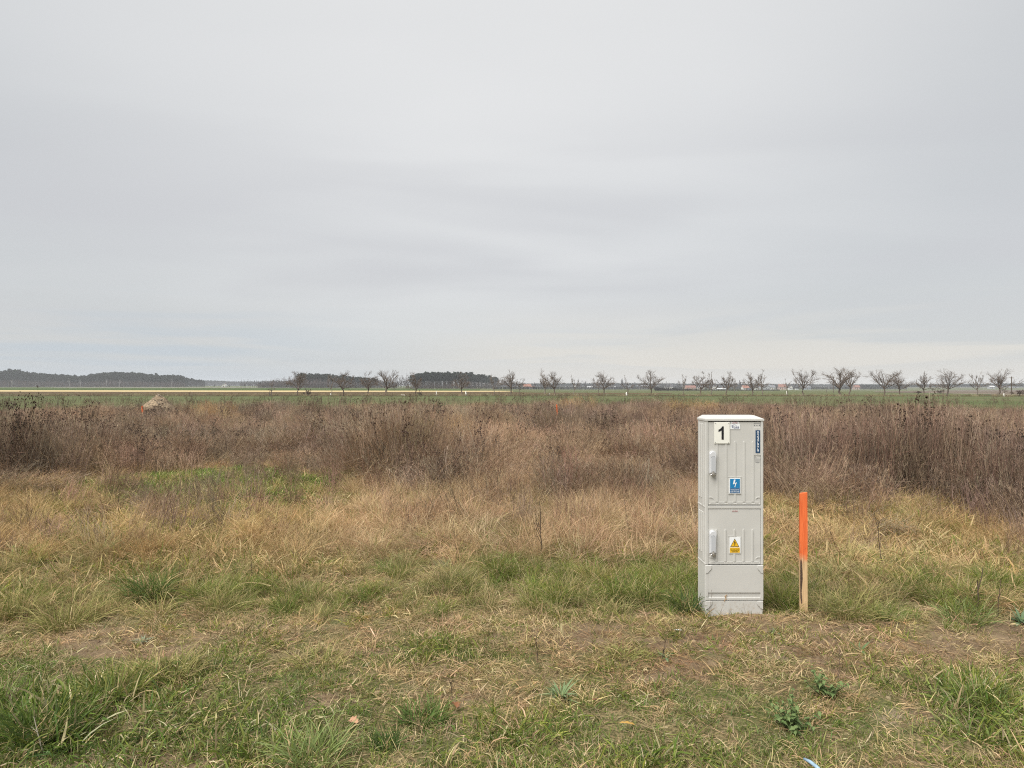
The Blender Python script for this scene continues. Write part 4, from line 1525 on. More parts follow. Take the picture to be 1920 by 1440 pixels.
# ------------------------------------------------------------------ bare trees
def tree_polys(g, H, W, trunk=.33, nl=5, spread=.75, trunk_r=.12, levels=3, lean=0.0, upright=.25, dens=1.0):
    th = H * trunk
    k = 5
    t = np.linspace(0, 1, k)
    wob = np.cumsum(g.normal(0, .02 * H, (k, 2)), 0) * np.array([1, 1]); wob -= wob[0]
    T = np.zeros((1, k, 3))
    T[0, :, 0] = wob[:, 0] + lean * th * t; T[0, :, 1] = wob[:, 1]; T[0, :, 2] = -.15 + (th + .15) * t
    # limbs leave the trunk head in all directions and end on a rounded crown
    a = np.arange(nl) * 2.39996 + g.uniform(0, 6.28) + g.normal(0, .25, nl)
    el = np.radians(np.concatenate([[82], np.linspace(68, 14 + 24 * upright, nl - 1)])) + g.normal(0, .08, nl)
    s0 = T[0, -1] - np.array([0, 0, 1]) * (g.uniform(0, .25, nl) * th)[:, None]
    d = np.stack([np.cos(a) * np.cos(el), np.sin(a) * np.cos(el), np.sin(el)], 1)
    rx, rz_ = W * .46, (H - th) * .92
    L = 1 / np.sqrt((np.cos(el) / rx) ** 2 + (np.sin(el) / rz_) ** 2) * g.uniform(.72, 1.0, nl)
    d = d + np.array([0, 0, .30]); d /= np.linalg.norm(d, axis=1, keepdims=True)
    P = [s0]
    for q in range(5):
        d = d + g.normal(0, .09, (nl, 3)) - np.array([0, 0, .05]) * (q < 4)
        d /= np.linalg.norm(d, axis=1, keepdims=True)
        P.append(P[-1] + d * (L / 5)[:, None])
    P1 = np.stack(P, 1)
    cs = min(W * .5, H - th)
    P2 = grow(P1, max(5, int(8 * dens)), .22, 1.0, .70, cs * .50, .10 + upright * .35, g, 4, .35, .13)
    P3 = grow(P2, max(5, int(7 * dens)), .2, 1.0, .70, cs * .25, .08 + upright * .35, g, 3, .35, .15)
    P4 = grow(P3, 3, .25, 1.0, .65, cs * .12, .08 + upright * .3, g, 2, .3, .1)
    # fit the crown to the size in view
    allp = np.concatenate([p.reshape(-1, 3) for p in (P1, P2, P3, P4)])
    top = T[0, -1].copy()
    zmax = np.quantile(allp[:, 2], .992); ext = np.quantile(np.abs(allp[:, 0] - top[0]), .98)
    sz_ = (H - top[2]) / max(zmax - top[2], .1); sxy = (W / 2) / max(ext, .1)
    out = []
    for p in (P1, P2, P3, P4):
        q = p.copy()
        hi = q[..., 2] > top[2]
        q[..., 2] = np.where(hi, top[2] + (q[..., 2] - top[2]) * sz_, q[..., 2])
        q[..., :2] = top[:2] + (q[..., :2] - top[:2]) * sxy
        out.append(q)
    return T, out


def tree_mats():
    return M_WEED


def bare_tree(name, x, y, z, H, W, seed, label, cat='tree', group=None, tr=.11, trunk=.33, nl=5, col=(.075, .058, .046), lean=0.0, upright=.25, dens=1.0, twig=.0105, spread=.75):
    g = np.random.default_rng(seed)
    root = empty(name, (x, y, z), 0, label, cat, group)
    T, (P1, P2, P3, P4) = tree_polys(g, H, W, trunk, nl, spread, tr, 3, lean, upright, dens)
    c = np.array(col)
    V, f, cc = join([tubes(T, np.linspace(tr * 1.15, tr * .85, 5)[None], 8, c[None] * 1.1, c[None])])
    me = np_mesh('trunk', V, f, cc)
    link_mesh('trunk', me, M_WEED, root, True)
    n1, n2, n3 = len(P1), len(P2), len(P3)
    parts = [tubes(P1, taper(n1, 6, tr * .58, tr * .15), 6, np.repeat(c[None], n1, 0), np.repeat(c[None], n1, 0)),
             tubes(P2, taper(n2, 4, tr * .22, twig * 1.2), 4, np.repeat(c[None], n2, 0), np.repeat(c[None] * 1.1, n2, 0)),
             tubes(P3, taper(n3, 3, twig * 1.2, twig * .7), 3, np.repeat(c[None], n3, 0), np.repeat(c[None] * 1.15, n3, 0)),
             ribbons(P4, twig * 1.9, np.repeat(c[None] * 1.15, len(P4), 0), g)]
    V, f, cc = join(parts)
    link_mesh('crown', np_mesh('crown', V, f, cc), M_WEED, root)
    return root


# base px, base py, crown left px, crown right px, top py, trunk radius, kind, words
TREES = [
    (508, 742.5, 501, 515, 712, .05, 's', 'slim young fruit tree held between two stakes at the left end of the row'),
    (556.5, 742, 529, 583, 696, .10, 'w', 'spreading bare fruit tree leftmost of the large trees in the row'),
    (622, 741.5, 614, 630, 704, .06, 's', 'thin bare young tree just left of the second large fruit tree'),
    (643.8, 742, 620, 664, 696.5, .11, 'w', 'bare fruit tree with low fork in front of the pine wood left of centre'),
    (690.5, 741.2, 665, 706, 697, .10, 'w', 'bare fruit tree touching the crown of the leaning propped tree'),
    (721, 741.5, 700, 752, 693.5, .13, 'w', 'bushy bare fruit tree with a prop leaning on its trunk'),
    (778, 741.5, 764, 798, 698, .10, 'w', 'bare fruit tree alone at the left edge of the tall pine stand'),
    (866.5, 741.3, 850, 890, 698, .12, 'w', 'bare fruit tree in front of the middle of the tall pine stand'),
    (925, 741.5, 909, 940, 702, .06, 's', 'slender bare tree at the right edge of the tall pine stand'),
    (957.5, 741, 934, 984, 694.5, .12, 'w', 'bare fruit tree just right of the tall pine stand'),
    (973, 741, 966, 986, 709, .06, 's', 'small forked bare tree beside the first red roofed house'),
    (1021.5, 741.8, 1008, 1036, 692.5, .10, 'u', 'upright bare tree left of a wider fruit tree above the distant orange stake'),
    (1040.8, 741, 1024, 1070, 697, .12, 'w', 'wide bare fruit tree above the distant orange stake'),
    (1075, 742, 1064, 1086, 704, .06, 's', 'sparse thin bare tree over the tawny grass plume'),
    (1122.5, 741.3, 1109, 1131, 704, .06, 's', 'thin bare tree tucked against a rounder fruit tree right of centre'),
    (1133, 741.3, 1114, 1157, 696.5, .11, 'w', 'round crowned bare fruit tree right of centre'),
    (1176.5, 741, 1161, 1188, 703, .09, 'f', 'small broken forked tree with a white trunk guard at its foot'),
    (1222.5, 741.5, 1199, 1250, 694, .12, 'd', 'twin trunked bare fruit tree with a broad dense crown'),
    (1280.5, 741, 1269, 1291, 702, .06, 's', 'sparse vase shaped young tree in front of the orange walled house'),
    (1314.5, 741.5, 1291, 1327, 697, .11, 'w', 'bare fruit tree first of the close group above the grey cabinet'),
    (1332.8, 741.3, 1319, 1346, 697.5, .09, 'u', 'upright bare tree second of the close group above the grey cabinet'),
    (1360.3, 741.2, 1344, 1378, 697, .11, 'w', 'fan shaped bare fruit tree directly above the grey cabinet'),
    (1378.5, 740, 1369, 1388, 705, .05, 's', 'thin dark bare sapling right of the fan shaped tree'),
    (1410, 741.2, 1393, 1427, 699, .12, 'w', 'bare fruit tree with wide fork above the right side of the cabinet'),
    (1430, 741.5, 1421, 1446, 692.5, .09, 'u', 'tall pale upright bare tree at the right edge of the cabinet'),
    (1476.5, 741.2, 1468, 1484, 710, .06, 's', 'small leafless sapling with a short white post at its foot'),
    (1504, 741.2, 1477, 1531, 692.5, .14, 'w', 'broad bare fruit tree between the sapling and the tallest tree'),
    (1575, 742, 1540, 1602, 688.5, .20, 'w', 'thick trunked dark tree tallest of the row'),
    (1593, 741, 1578, 1619, 690, .14, 'u', 'bare tree leaning right whose crown merges with the tallest tree'),
    (1658.5, 742, 1624, 1686, 693, .14, 'w', 'wide spreading bare fruit tree first of a pair on the right'),
    (1687.5, 741.8, 1668, 1716, 697, .12, 'w', 'bare fruit tree second of the pair on the right'),
    (1732, 742.3, 1712, 1749, 698.5, .11, 'w', 'open vase shaped bare tree behind the pale dry reed'),
    (1769, 742, 1755, 1780, 715, .07, 's', 'low small bare tree standing against a larger trunk on the right'),
    (1776.5, 742, 1749, 1811, 692.5, .14, 'w', 'large bare fruit tree with a low small tree at its left'),
    (1832, 742.8, 1816, 1851, 697.5, .09, 'u', 'fine twigged upright bare tree second from the right end of the row'),
    (1870.5, 742, 1847, 1906, 692, .17, 'w', 'heavy broad bare fruit tree at the right end of the row'),
    (1884.5, 743, 1878, 1891, 722, .05, 's', 'short bare sapling beside the rightmost white post'),
]
D_ROW = 130.0


def row_place(px, py):
    x, y, z = ray(px, py)
    return x, y, z


for i, (px, py, l, r, top, tr, kd, lab) in enumerate(TREES):
    x, y, z = row_place(px, py)
    H = (CAMZ - (top - HZ) / F * y) - z
    W = (r - l) / F * y
    lean = ((l + r) / 2 - px) / F * y / H * .5
    o = dict(w=dict(trunk=.30, nl=8, upright=.15, spread=.9, dens=1.0), u=dict(trunk=.32, nl=7, upright=.5, spread=.55, dens=.9),
             s=dict(trunk=.38, nl=5, upright=.5, spread=.5, dens=.62), f=dict(trunk=.30, nl=4, upright=.5, spread=.6, dens=.6), d=dict(trunk=.26, nl=8, upright=.3, spread=.9, dens=1.0))[kd]
    pale = kd == 's' or lab.startswith(('tall pale', 'upright', 'fine'))
    bare_tree('fruit_tree', x, y, z, H, W, 100 + i, lab, 'tree', 'bare fruit trees in a row across the field', tr, col=(.19, .155, .125) if pale else (.145, .112, .088), lean=lean, **o)
    if kd == 'd':
        tree = COL.objects[-1]

# far larger twigs than life would be needed at this distance otherwise; props, guards and posts stand beside the trees
M_GUARD = pmat('white_trunk_guard', (.68, .67, .62), .7, .2, 0, .1, 9)
M_OLDWOOD = pmat('weathered_wood', (.115, .09, .07), .9, .1, 0, .2, 6)
for (px, top, bot, wd, lab) in ((873.6, 733.5, 742, 2.6, 'white trunk guard beside the tree before the pine stand'), (1174.6, 735.5, 742.6, 3.0, 'white trunk guard at the foot of the broken forked tree'),
                                (1475.2, 733, 740.5, 1.6, 'short white post by the small leafless sapling'), (1882.3, 737.8, 744, 2.4, 'rightmost white post by the short sapling'),
                                (620.3, 737.5, 741.5, 1.8, 'little white guard at the foot of the thin tree on the left'), (818.3, 733.5, 742, 1.8, 'pale broken stump alone in front of the pine stand')):
    x, y, z = ray(px, bot)
    H = (bot - top) / F * y; rr = wd / F * y / 2
    m = MB()
    m.tube([(0, 0, -.05), (.02, 0, H * .45), (-.03, 0, H * .8), (.03, 0, H)], [rr * 1.15, rr, rr * .8, rr * .45], 8)
    o = m.build('trunk_guard', M_GUARD, smooth=True)
    o.location = (x, y, z)
    tag(o, lab, 'trunk guard', 'white guards and posts along the tree row')
for (px0, y0, px1, y1, lab) in ((729.2, 742.3, 724.2, 731, 'wooden prop leaning on the bushy fruit tree'), (504.3, 743.5, 506.6, 730, 'left leaning stake holding the slim young tree'), (509.6, 743.5, 508.6, 731, 'right stake holding the slim young tree')):
    x, y, z = ray(px0, y0)
    H = (y0 - y1) / F * y
    m = MB(); m.tube([(0, 0, -.1), ((px1 - px0) / F * y, .05, H)], [.07, .055], 7)
    o = m.build('support_stake', M_OLDWOOD); o.location = (x, y, z); tag(o, lab, 'stake')
for (px, top, base, lab, hd) in ((1562.5, 706.5, 736.5, 'thin dark utility pole left of the tallest tree', 1), (1549.6, 727, 736, 'short dark pole left of the thin utility pole', 0), (1896.6, 706, 742, 'dark utility pole at the far right of the row', 1)):
    x, y, z = ray(px, base)
    H = (base - top) / F * y
    r0 = empty('utility_pole', (x, y, z), 0, lab, 'utility pole', 'utility poles beyond the field')
    m = MB(); m.tube([(0, 0, -.3), (0, 0, H)], [.12 if hd else .09, .08], 8); m.build('mast', M_OLDWOOD, r0)
    if hd:
        m = MB(); m.box(-.5, .5, -.05, .05, H - .32, H - .22); m.build('crossarm', M_OLDWOOD, r0)
        for sx_ in (-.42, .0, .42):
            m = MB(); m.tube([(sx_, 0, H - .22), (sx_, 0, H - .08)], [.05, .03], 6); m.build('insulator', M_GUARD, r0)

# bush at the right edge and a few low shrubs in the row
for i, (px, py, w_, top, lab) in enumerate(((1912, 743.5, 34, 731, 'reddish brown bare bush at the right edge beyond the weeds'), (1763, 738, 16, 731, 'low dark round bush left of the large right hand tree'),
                                            (1722, 738.5, 12, 732.5, 'low dark bush right of the pair of trees'), (787.5, 741.8, 9, 731.5, 'small antler shaped stump shrub in front of the pine stand'),
                                            (577, 742.5, 14, 728, 'scrubby dry shrub right of the leftmost large fruit tree'))):
    x, y, z = ray(px, py)
    bare_tree('bare_bush', x, y, z, (py - top) / F * y, w_ / F * y, 300 + i, lab, 'bush', None, .05, trunk=.08, nl=8, col=(.105, .072, .056), spread=1.0, dens=.9, twig=.014)

# ------------------------------------------------------------------ far woods
def pine_proto(g, H=16.0, crown=.42, w=3.6):
    c = np.array([.030, .042, .028])
    T = np.zeros((1, 4, 3)); T[0, :, 2] = np.linspace(-.5, H * .97, 4); T[0, 1:, :2] = g.normal(0, .15, (3, 2))
    parts = [tubes(T, np.array([[.22, .18, .13, .04]]), 5, C(.10, .075, .06)[None], C(.13, .085, .06)[None])]
    n = 260
    # irregular tiers of needle sprays
    zc = g.uniform(1 - crown, 1.0, n)
    prof = np.sin(np.clip((1.02 - zc) / crown, 0, 1) ** .6 * 2.4) * .9 + .1
    lob = 1 + .35 * np.sin(zc * 40 + g.uniform(0, 6))
    a = g.uniform(0, 6.28, n)
    rr = w / 2 * prof * lob * np.sqrt(g.uniform(.15, 1, n))
    ctr = np.stack([rr * np.cos(a), rr * np.sin(a), zc * H + g.normal(0, .25, n)], 1)
    s = g.uniform(.35, .8, n)
    e1 = g.normal(size=(n, 3)); e1 /= np.linalg.norm(e1, axis=1, keepdims=True)
    e2 = np.cross(e1, g.normal(size=(n, 3))); e2 /= np.linalg.norm(e2, axis=1, keepdims=True)
    V = np.stack([ctr + e1 * s[:, None], ctr - e1 * s[:, None] * .6 + e2 * s[:, None] * .8, ctr - e1 * s[:, None] * .6 - e2 * s[:, None] * .8, ctr + e2 * s[:, None] * .4 + e1 * s[:, None] * .2], 1)
    t1 = (np.arange(n) * 4)[:, None] + np.array([[0, 1, 2]]); t2 = (np.arange(n) * 4)[:, None] + np.array([[0, 3, 2]])
    cc = np.repeat((c * g.uniform(.7, 1.4, (n, 1)) * g.normal(1, .06, (n, 3)))[:, None], 4, 1)
    parts.append((V.reshape(-1, 3), [], np.concatenate([t1, t2]), cc.reshape(-1, 3)))
    return parts


def broadleaf_proto(g, H=11.0, W=5.0, col=(.105, .092, .088), fine=True):
    T, Ps = tree_polys(g, H, W, .22, 5, .45, .1, 3, 0, .7, .75)
    c = np.array(col)
    n1, n2, n3 = (len(p) for p in Ps[:3])
    return [tubes(T, np.linspace(.16, .11, 5)[None], 5, c[None] * 1.1, c[None]),
            tubes(Ps[0], taper(n1, 6, .09, .04), 4, np.repeat(c[None], n1, 0), np.repeat(c[None], n1, 0)),
            ribbons(Ps[1], .10, np.repeat(c[None], n2, 0), g), ribbons(Ps[2], .075, np.repeat(c[None] * 1.08, n3, 0), g), ribbons(Ps[3], .06, np.repeat(c[None] * 1.1, len(Ps[3]), 0), g)]


pines = protos('pine', 8, lambda g: pine_proto(g, 16.0, g.uniform(.36, .5), g.uniform(3.0, 4.4)))
leafless = protos('leafless_tree', 8, lambda g: broadleaf_proto(g))
dense_pines = protos('dense_pine', 6, lambda g: pine_proto(g, 16.0, .93, g.uniform(3.6, 4.8)))


def wood(name, rows, label):
    """rows: list of (px polyline with top py, base py, depth behind, spacing px, protos, natural height, tint)"""
    sets = []
    for (pts, base, depth, step, pr, h0, ti, wj) in rows:
        px = np.arange(pts[0][0], pts[-1][0], step)
        px = px + rng.uniform(-step * .6, step * .6, len(px))
        top = np.interp(px, [p[0] for p in pts], [p[1] for p in pts])
        X = []; Y = []; SZ = []
        for a, t_ in zip(px, top):
            x, y, z = ray(a, base)
            k = (y + depth) / y
            x, y = x * k, y * k
            z = float(zt(x, y))
            H = CAMZ - (t_ - HZ) / F * y - z
            X.append(x); Y.append(y); SZ.append(H / h0)
        SZ = np.array(SZ) * rng.normal(.905, .04, len(SZ))
        s = np.stack([np.abs(SZ) * rng.uniform(.85, 1.25, len(SZ)) * wj] * 2 + [SZ], 1)
        sets.append((pr, np.array(X), np.array(Y), s, tints(len(X), .15, .03) * np.array(ti), .02))
    return scat(sets, name, label, 'woodland', M_FAR_I)


PT = (1, 1, 1)
LTOP = [(-420, 690), (-120, 692), (0, 694), (28, 690.5), (60, 697.5), (110, 700), (140, 703), (158, 703), (172, 699.5), (215, 695.8), (262, 698), (300, 702), (335, 701.5), (350, 707)]
wood('pine_wood', [
    ([(a, b_ + 3.0) for a, b_ in LTOP], 726.0, 75, 1.7, dense_pines, 16, (1.0, .95, .95), 1.3), (LTOP, 726.0, 60, 1.9, pines, 16, (.9, .95, .95), 1.1), ([(a, b_ + 1) for a, b_ in LTOP], 726.0, 35, 2.1, pines, 16, PT, 1.1), ([(a, b_ + 3) for a, b_ in LTOP], 726.0, 14, 2.4, pines, 16, PT, 1.0),
    ([(a, 711.5 + 2.0 * math.sin(a * .05)) for a in range(-420, 360, 12)], 726.0, 4, 2.4, leafless, 11, (1.25, 1.17, 1.18), .9),
    ([(a, 715 + 2.0 * math.sin(a * .09 + 2)) for a in range(-420, 360, 12)], 725.9, 0, 2.4, leafless, 11, (1.15, 1.07, 1.08), .9),
    ([(345, 708.5), (372, 712), (384, 713.5)], 725.6, 90, 1.6, dense_pines, 16, (1.0, .95, .98), 1.2), ([(345, 706.5), (372, 711), (384, 712.5)], 725.6, 70, 1.6, pines, 16, (.9, .95, 1), 1.0), ([(340, 709), (372, 712), (384, 713.5)], 725.6, 40, 1.6, leafless, 11, (.85, .85, .9), 1.0)],
     'long dark pine wood along the skyline at far left')
wood('distant_wood', [
    ([(376, 714), (470, 716), (530, 715)], 724.6, 460, 1.3, dense_pines, 16, (1.0, .95, 1.1), 1.3), ([(376, 712.5), (400, 712.8), (440, 714.5), (470, 714.6), (520, 713)], 724.6, 420, 1.3, pines, 16, (1.0, 1.05, 1.2), 1.2), ([(376, 713.5), (470, 715.4), (530, 714)], 724.6, 330, 1.3, leafless, 11, (.9, .92, 1.0), 1.2),
    ([(452, 711.5), (462, 709.5), (480, 712), (500, 712)], 727, 0, 3.4, leafless, 11, (.95, .9, .88), 1.2)],
     'low hazy wood in the gap right of the small white house')
wood('leafless_wood', [
    ([(484, 717), (520, 714), (562, 711), (660, 712), (745, 716)], 727.4, 45, 1.7, dense_pines, 16, (1.25, .98, 1.05), 1.2), ([(484, 714), (500, 711), (520, 708), (548, 703), (562, 702)], 727.4, 30, 1.7, leafless, 11, (1.4, 1.3, 1.3), 1.0), ([(484, 716), (520, 710), (562, 706)], 727.4, 0, 1.8, leafless, 11, (1.5, 1.38, 1.36), 1.0),
    ([(560, 699.5), (575, 698.5), (592, 699.5), (604, 698), (628, 701), (645, 702), (660, 704)], 727.6, 30, 2.6, pines, 16, (1.0, 1.0, 1.0), 1.2), ([(566, 700), (655, 704)], 727.6, 16, 3.6, pines, 16, PT, 1.1),
    ([(562, 707), (600, 709), (660, 709), (740, 713)], 727.6, 4, 1.6, leafless, 11, (1.4, 1.28, 1.26), 1.0), ([(560, 711), (660, 712), (740, 716)], 727.6, 0, 1.7, leafless, 11, (1.3, 1.2, 1.2), 1.0),
    ([(655, 704), (672, 705.5), (700, 706.5), (708, 709)], 727.7, 20, 2.2, pines, 16, (.95, .95, 1), 1.1),
    ([(705, 708), (722, 705), (745, 702), (762, 701), (782, 703)], 728.2, 6, 3.4, leafless, 11, (1.05, 1, 1), 1.1)],
     'leafless wood with pines behind the left half of the tree row')
MTOP = [(772, 702), (783, 698), (798, 696), (830, 696), (850, 697), (872, 697), (890, 699), (905, 701), (922, 704), (934, 707)]
wood('pine_stand', [
    ([(738, 708), (755, 704), (770, 703), (790, 708)], 728.4, 10, 2.6, leafless, 11, (1.0, .95, .95), 1.0), ([(925, 705), (945, 709), (962, 714), (990, 717)], 728.9, 20, 2.0, leafless, 11, (1.0, .95, .95), 1.0),
    ([(776, 712), (850, 710), (932, 712)], 728.7, 34, 2.3, dense_pines, 16, (1.25, 1.0, 1.05), 1.1),
    (MTOP, 728.7, 22, 2.6, pines, 16, PT, 1.15), ([(a, b_ + .6) for a, b_ in MTOP], 728.7, 12, 2.8, pines, 16, PT, 1.1), ([(a, b_ + 1) for a, b_ in MTOP], 728.8, 0, 3.0, pines, 16, PT, 1.1),
    ([(775, 715), (850, 718), (936, 717)], 728.7, 2, 2.4, leafless, 11, (1.3, 1.15, 1.18), 1.0), ([(775, 720), (850, 721), (936, 721)], 728.7, 8, 2.0, leafless, 11, (.75, .72, .75), 1.2)],
     'tall pine stand with bare trunks showing near the centre of the skyline')
wood('ridge_wood', [
    ([(935, 724.5), (965, 722), (1000, 723), (1060, 723.5), (1130, 722), (1165, 721), (1200, 723.5), (1240, 720), (1262, 721), (1300, 723.5), (1345, 721.5), (1400, 722), (1460, 723), (1530, 722), (1570, 724), (1625, 723)], 730.2, 90, 2.3, leafless, 11, (.85, .82, .84), 1.3),
    ([(925, 725), (1000, 724.5), (1100, 725), (1240, 723), (1300, 725), (1400, 724), (1530, 724.5), (1600, 724), (1700, 724.5)], 730.6, 45, 1.3, dense_pines, 16, (1.15, .85, 1.0), 1.6),
    ([(930, 719.0), (1060, 718.6), (1200, 718.6), (1330, 719.6), (1450, 720), (1560, 720.4), (1700, 720.4), (1810, 719.4), (1850, 719), (2000, 717.5), (2300, 716)], 727.0, 330, 1.1, dense_pines, 16, (1.1, 1.0, 1.1), 1.6),
    ([(930, 717.5), (1060, 717), (1200, 717), (1330, 718.5), (1450, 718.6), (1560, 719), (1700, 719.5), (1810, 718), (1850, 717.5), (2000, 716), (2300, 715)], 727.0, 260, 1.05, leafless, 11, (.95, 1.0, 1.1), 1.5),
    ([(930, 718.5), (1200, 718), (1450, 719.6), (1700, 720.3), (1850, 719), (2300, 716)], 727.4, 60, 1.2, pines, 16, (1, 1.05, 1.1), 1.3),
    ([(1690, 722), (1800, 721), (1920, 719.5), (2300, 718)], 728.6, 0, 1.3, pines, 16, (1, 1.0, 1.05), 1.2),
    ([(1600, 721), (1625, 720.2), (1690, 720.8), (1700, 722)], 730.0, 0, 1.6, pines, 16, PT, 1.0)],
     'low blue hazy wooded ridge along the right hand skyline')
wood('village_hedge', [
    ([(1228, 723.5), (1245, 726.5), (1262, 726.5), (1300, 729), (1330, 730), (1400, 730), (1440, 729), (1462, 730)], 732.6, 0, 1.2, leafless, 11, (.62, .58, .58), 1.4),
    ([(1228, 725.5), (1245, 727.5), (1262, 727.3), (1300, 729.2), (1400, 729.8), (1462, 729.8)], 732.7, 2, 1.0, dense_pines, 16, (1.0, .75, .85), 1.6), ([(1050, 728.2), (1230, 728.4)], 730.6, 0, 1.2, dense_pines, 16, (1.1, .85, .95), 1.5),
    ([(1228, 724.5), (1262, 727), (1330, 730.3), (1400, 730.3), (1462, 730.2)], 732.7, -4, 1.2, leafless, 11, (.6, .56, .56), 1.4),
    ([(1000, 725.5), (1100, 726.5), (1230, 727)], 729.6, 0, 1.6, leafless, 11, (.7, .68, .7), 1.3)],
     'dark leafless hedge along the field edge before the village')

# birches with white stems at the edge of the left wood
for i, (px, top, lab) in enumerate(((130.5, 709, 'slim white stemmed birch brightest against the left pine wood'), (150.5, 710, 'second pale birch right of the brightest one'), (201, 710, 'pale birch below the rise of the left pine wood'),
                                    (224.5, 711, 'pale birch right of the rise in the left pine wood'), (321.5, 705, 'tall pale birch near the right end of the left pine wood'), (23, 710, 'spreading pale birch near the left edge of the view'))):
    x, y, z = ray(px, 726.15)
    bare_tree('birch_tree', x, y, z, (726.1 - top) / F * y, 5.5 / F * y, 500 + i, lab, 'birch tree', 'pale birches before the left pine wood', .15, trunk=.5, nl=4, col=(.36, .35, .34), upright=.6, dens=.7, twig=.035, spread=.4)

# trees standing among the village houses
VT = [(963, 715.5, 14), (1003, 717.5, 11), (1018, 714, 12), (1088, 711.5, 12), (1098, 715, 10), (1112, 719, 8), (1118, 714, 10), (1150, 717, 9), (1166, 710.5, 12), (1188, 717, 12), (1198, 719, 8), (1246, 714.5, 12), (1255, 717, 8),
      (1272, 719, 9), (1322, 715, 10), (1345, 713, 12), (1367, 716, 9), (1389, 712.5, 12), (1384, 717, 8), (1425, 718, 8), (1455, 720, 8), (1490, 718, 10), (1521, 717, 11), (1600, 719, 9), (1616, 719, 8)]
VL = ['far grey bare tree left of the low white house', 'far grey bare tree right of the red roofed house', 'second far bare tree right of the red roofed house', 'tallest far round bare tree between two slim row trees',
      'far bare tree just right of the tallest round one', 'small far bush like tree left of the round crowned fruit tree', 'far grey tree behind the thin tucked in fruit tree', 'far grey tree right of the round crowned fruit tree',
      'far rounded grey tree behind the broken forked tree', 'far grey tree by the white house right of the broken tree', 'small far tree before the long cream building', 'far grey tree behind the dark roofed white house',
      'small far tree at the right of the dark roofed white house', 'small far tree left of the sparse vase shaped tree', 'far tree behind the first tree of the close group', 'far tree between the second and third trees of the close group',
      'small far tree right of the fan shaped fruit tree', 'taller far tree left of the bright red roof', 'small far tree behind the thin dark sapling', 'small far tree behind the pale upright tree', 'low far tree left of the pink house',
      'far tree behind the left side of the broad fruit tree', 'dark far tree right of the blue grey house', 'far tree left of the second pink house', 'far tree right of the second pink house']
proto_t = None
for i, (px, top, w_) in enumerate(VT):
    x, y, z = ray(px, 730.4 if px > 1200 else 729.6)
    H = (730.2 - top) / F * y; W = w_ / F * y
    if i < 4:
        o = bare_tree('village_tree', x, y, z, H, W, 600 + i, VL[i], 'tree', 'bare trees among the village houses', .2, trunk=.2, nl=6, col=(.085, .075, .074), upright=.4, dens=1.0, twig=.05, spread=.6)
        proto_t = (proto_t or []) + [(o, H, W)]
    else:
        src, h0, w0 = proto_t[i % 4]
        o = src.copy(); COL.objects.link(o)
        o['label'] = VL[i]
        o.location = (x, y, z); o.scale = (W / w0, W / w0, H / h0); o.rotation_euler = (0, 0, rnd.uniform(0, 6))
        for ch in src.children:
            c_ = ch.copy(); COL.objects.link(c_); c_.parent = o
for i, (px, top, base, lab) in enumerate(((401.5, 720.8, 725.6, 'dark little conifer left of the small white house'), (429.8, 720.8, 725.6, 'dark little conifer right of the small white house'))):
    x, y, z = ray(px, base)
    r0 = empty('conifer', (x, y, z), 0, lab, 'conifer tree')
    g = np.random.default_rng(800 + i)
    H = (base - top) / F * y
    m = MB(); m.tube([(0, 0, -.2), (0, 0, H * .3)], .12, 6); m.build('trunk', M_OLDWOOD, r0)
    n = 240
    t_ = g.uniform(.06, 1, n); a = g.uniform(0, 6.28, n); rr = (1 - t_) * .8 * np.sqrt(g.uniform(.2, 1, n)) + .05
    ctr = np.stack([rr * np.cos(a), rr * np.sin(a), t_ * H], 1)
    e = g.normal(size=(n, 2, 3)) * .16
    V = np.stack([ctr, ctr + e[:, 0] - [0, 0, .1], ctr + e[:, 1] - [0, 0, .1]], 1).reshape(-1, 3)
    cc = np.repeat(C(.022, .032, .024)[None] * g.uniform(.7, 1.4, (n, 1)), 3, 0)
    link_mesh('crown', np_mesh('crown', V, [np.arange(3 * n).reshape(-1, 3)], cc), M_WEED, r0)

# ------------------------------------------------------------------ houses
WALLS = {'white': (.62, .61, .58), 'cream': (.52, .47, .39), 'pink': (.46, .33, .28), 'orange': (.46, .30, .21), 'grey': (.34, .35, .36), 'bluegrey': (.27, .31, .36)}
ROOFS = {'red': (.26, .125, .09), 'grey': (.16, .165, .175), 'dark': (.075, .075, .08), 'pale': (.45, .46, .46), 'rust': (.22, .11, .085)}
WM = {k: pmat(k + '_render_wall', v, .85, .2, 0, .06, .7) for k, v in WALLS.items()}
RM = {k: pmat(k + '_roof_tiles', v, .8, .2, 0, .15, 1.2) for k, v in ROOFS.items()}
M_PANE = pmat('dark_window_pane', (.035, .04, .05), .15, .5)
M_FRAME = pmat('white_window_frame', (.6, .6, .6), .6, .3)
M_DOOR = pmat('brown_door', (.11, .07, .045), .6, .3)


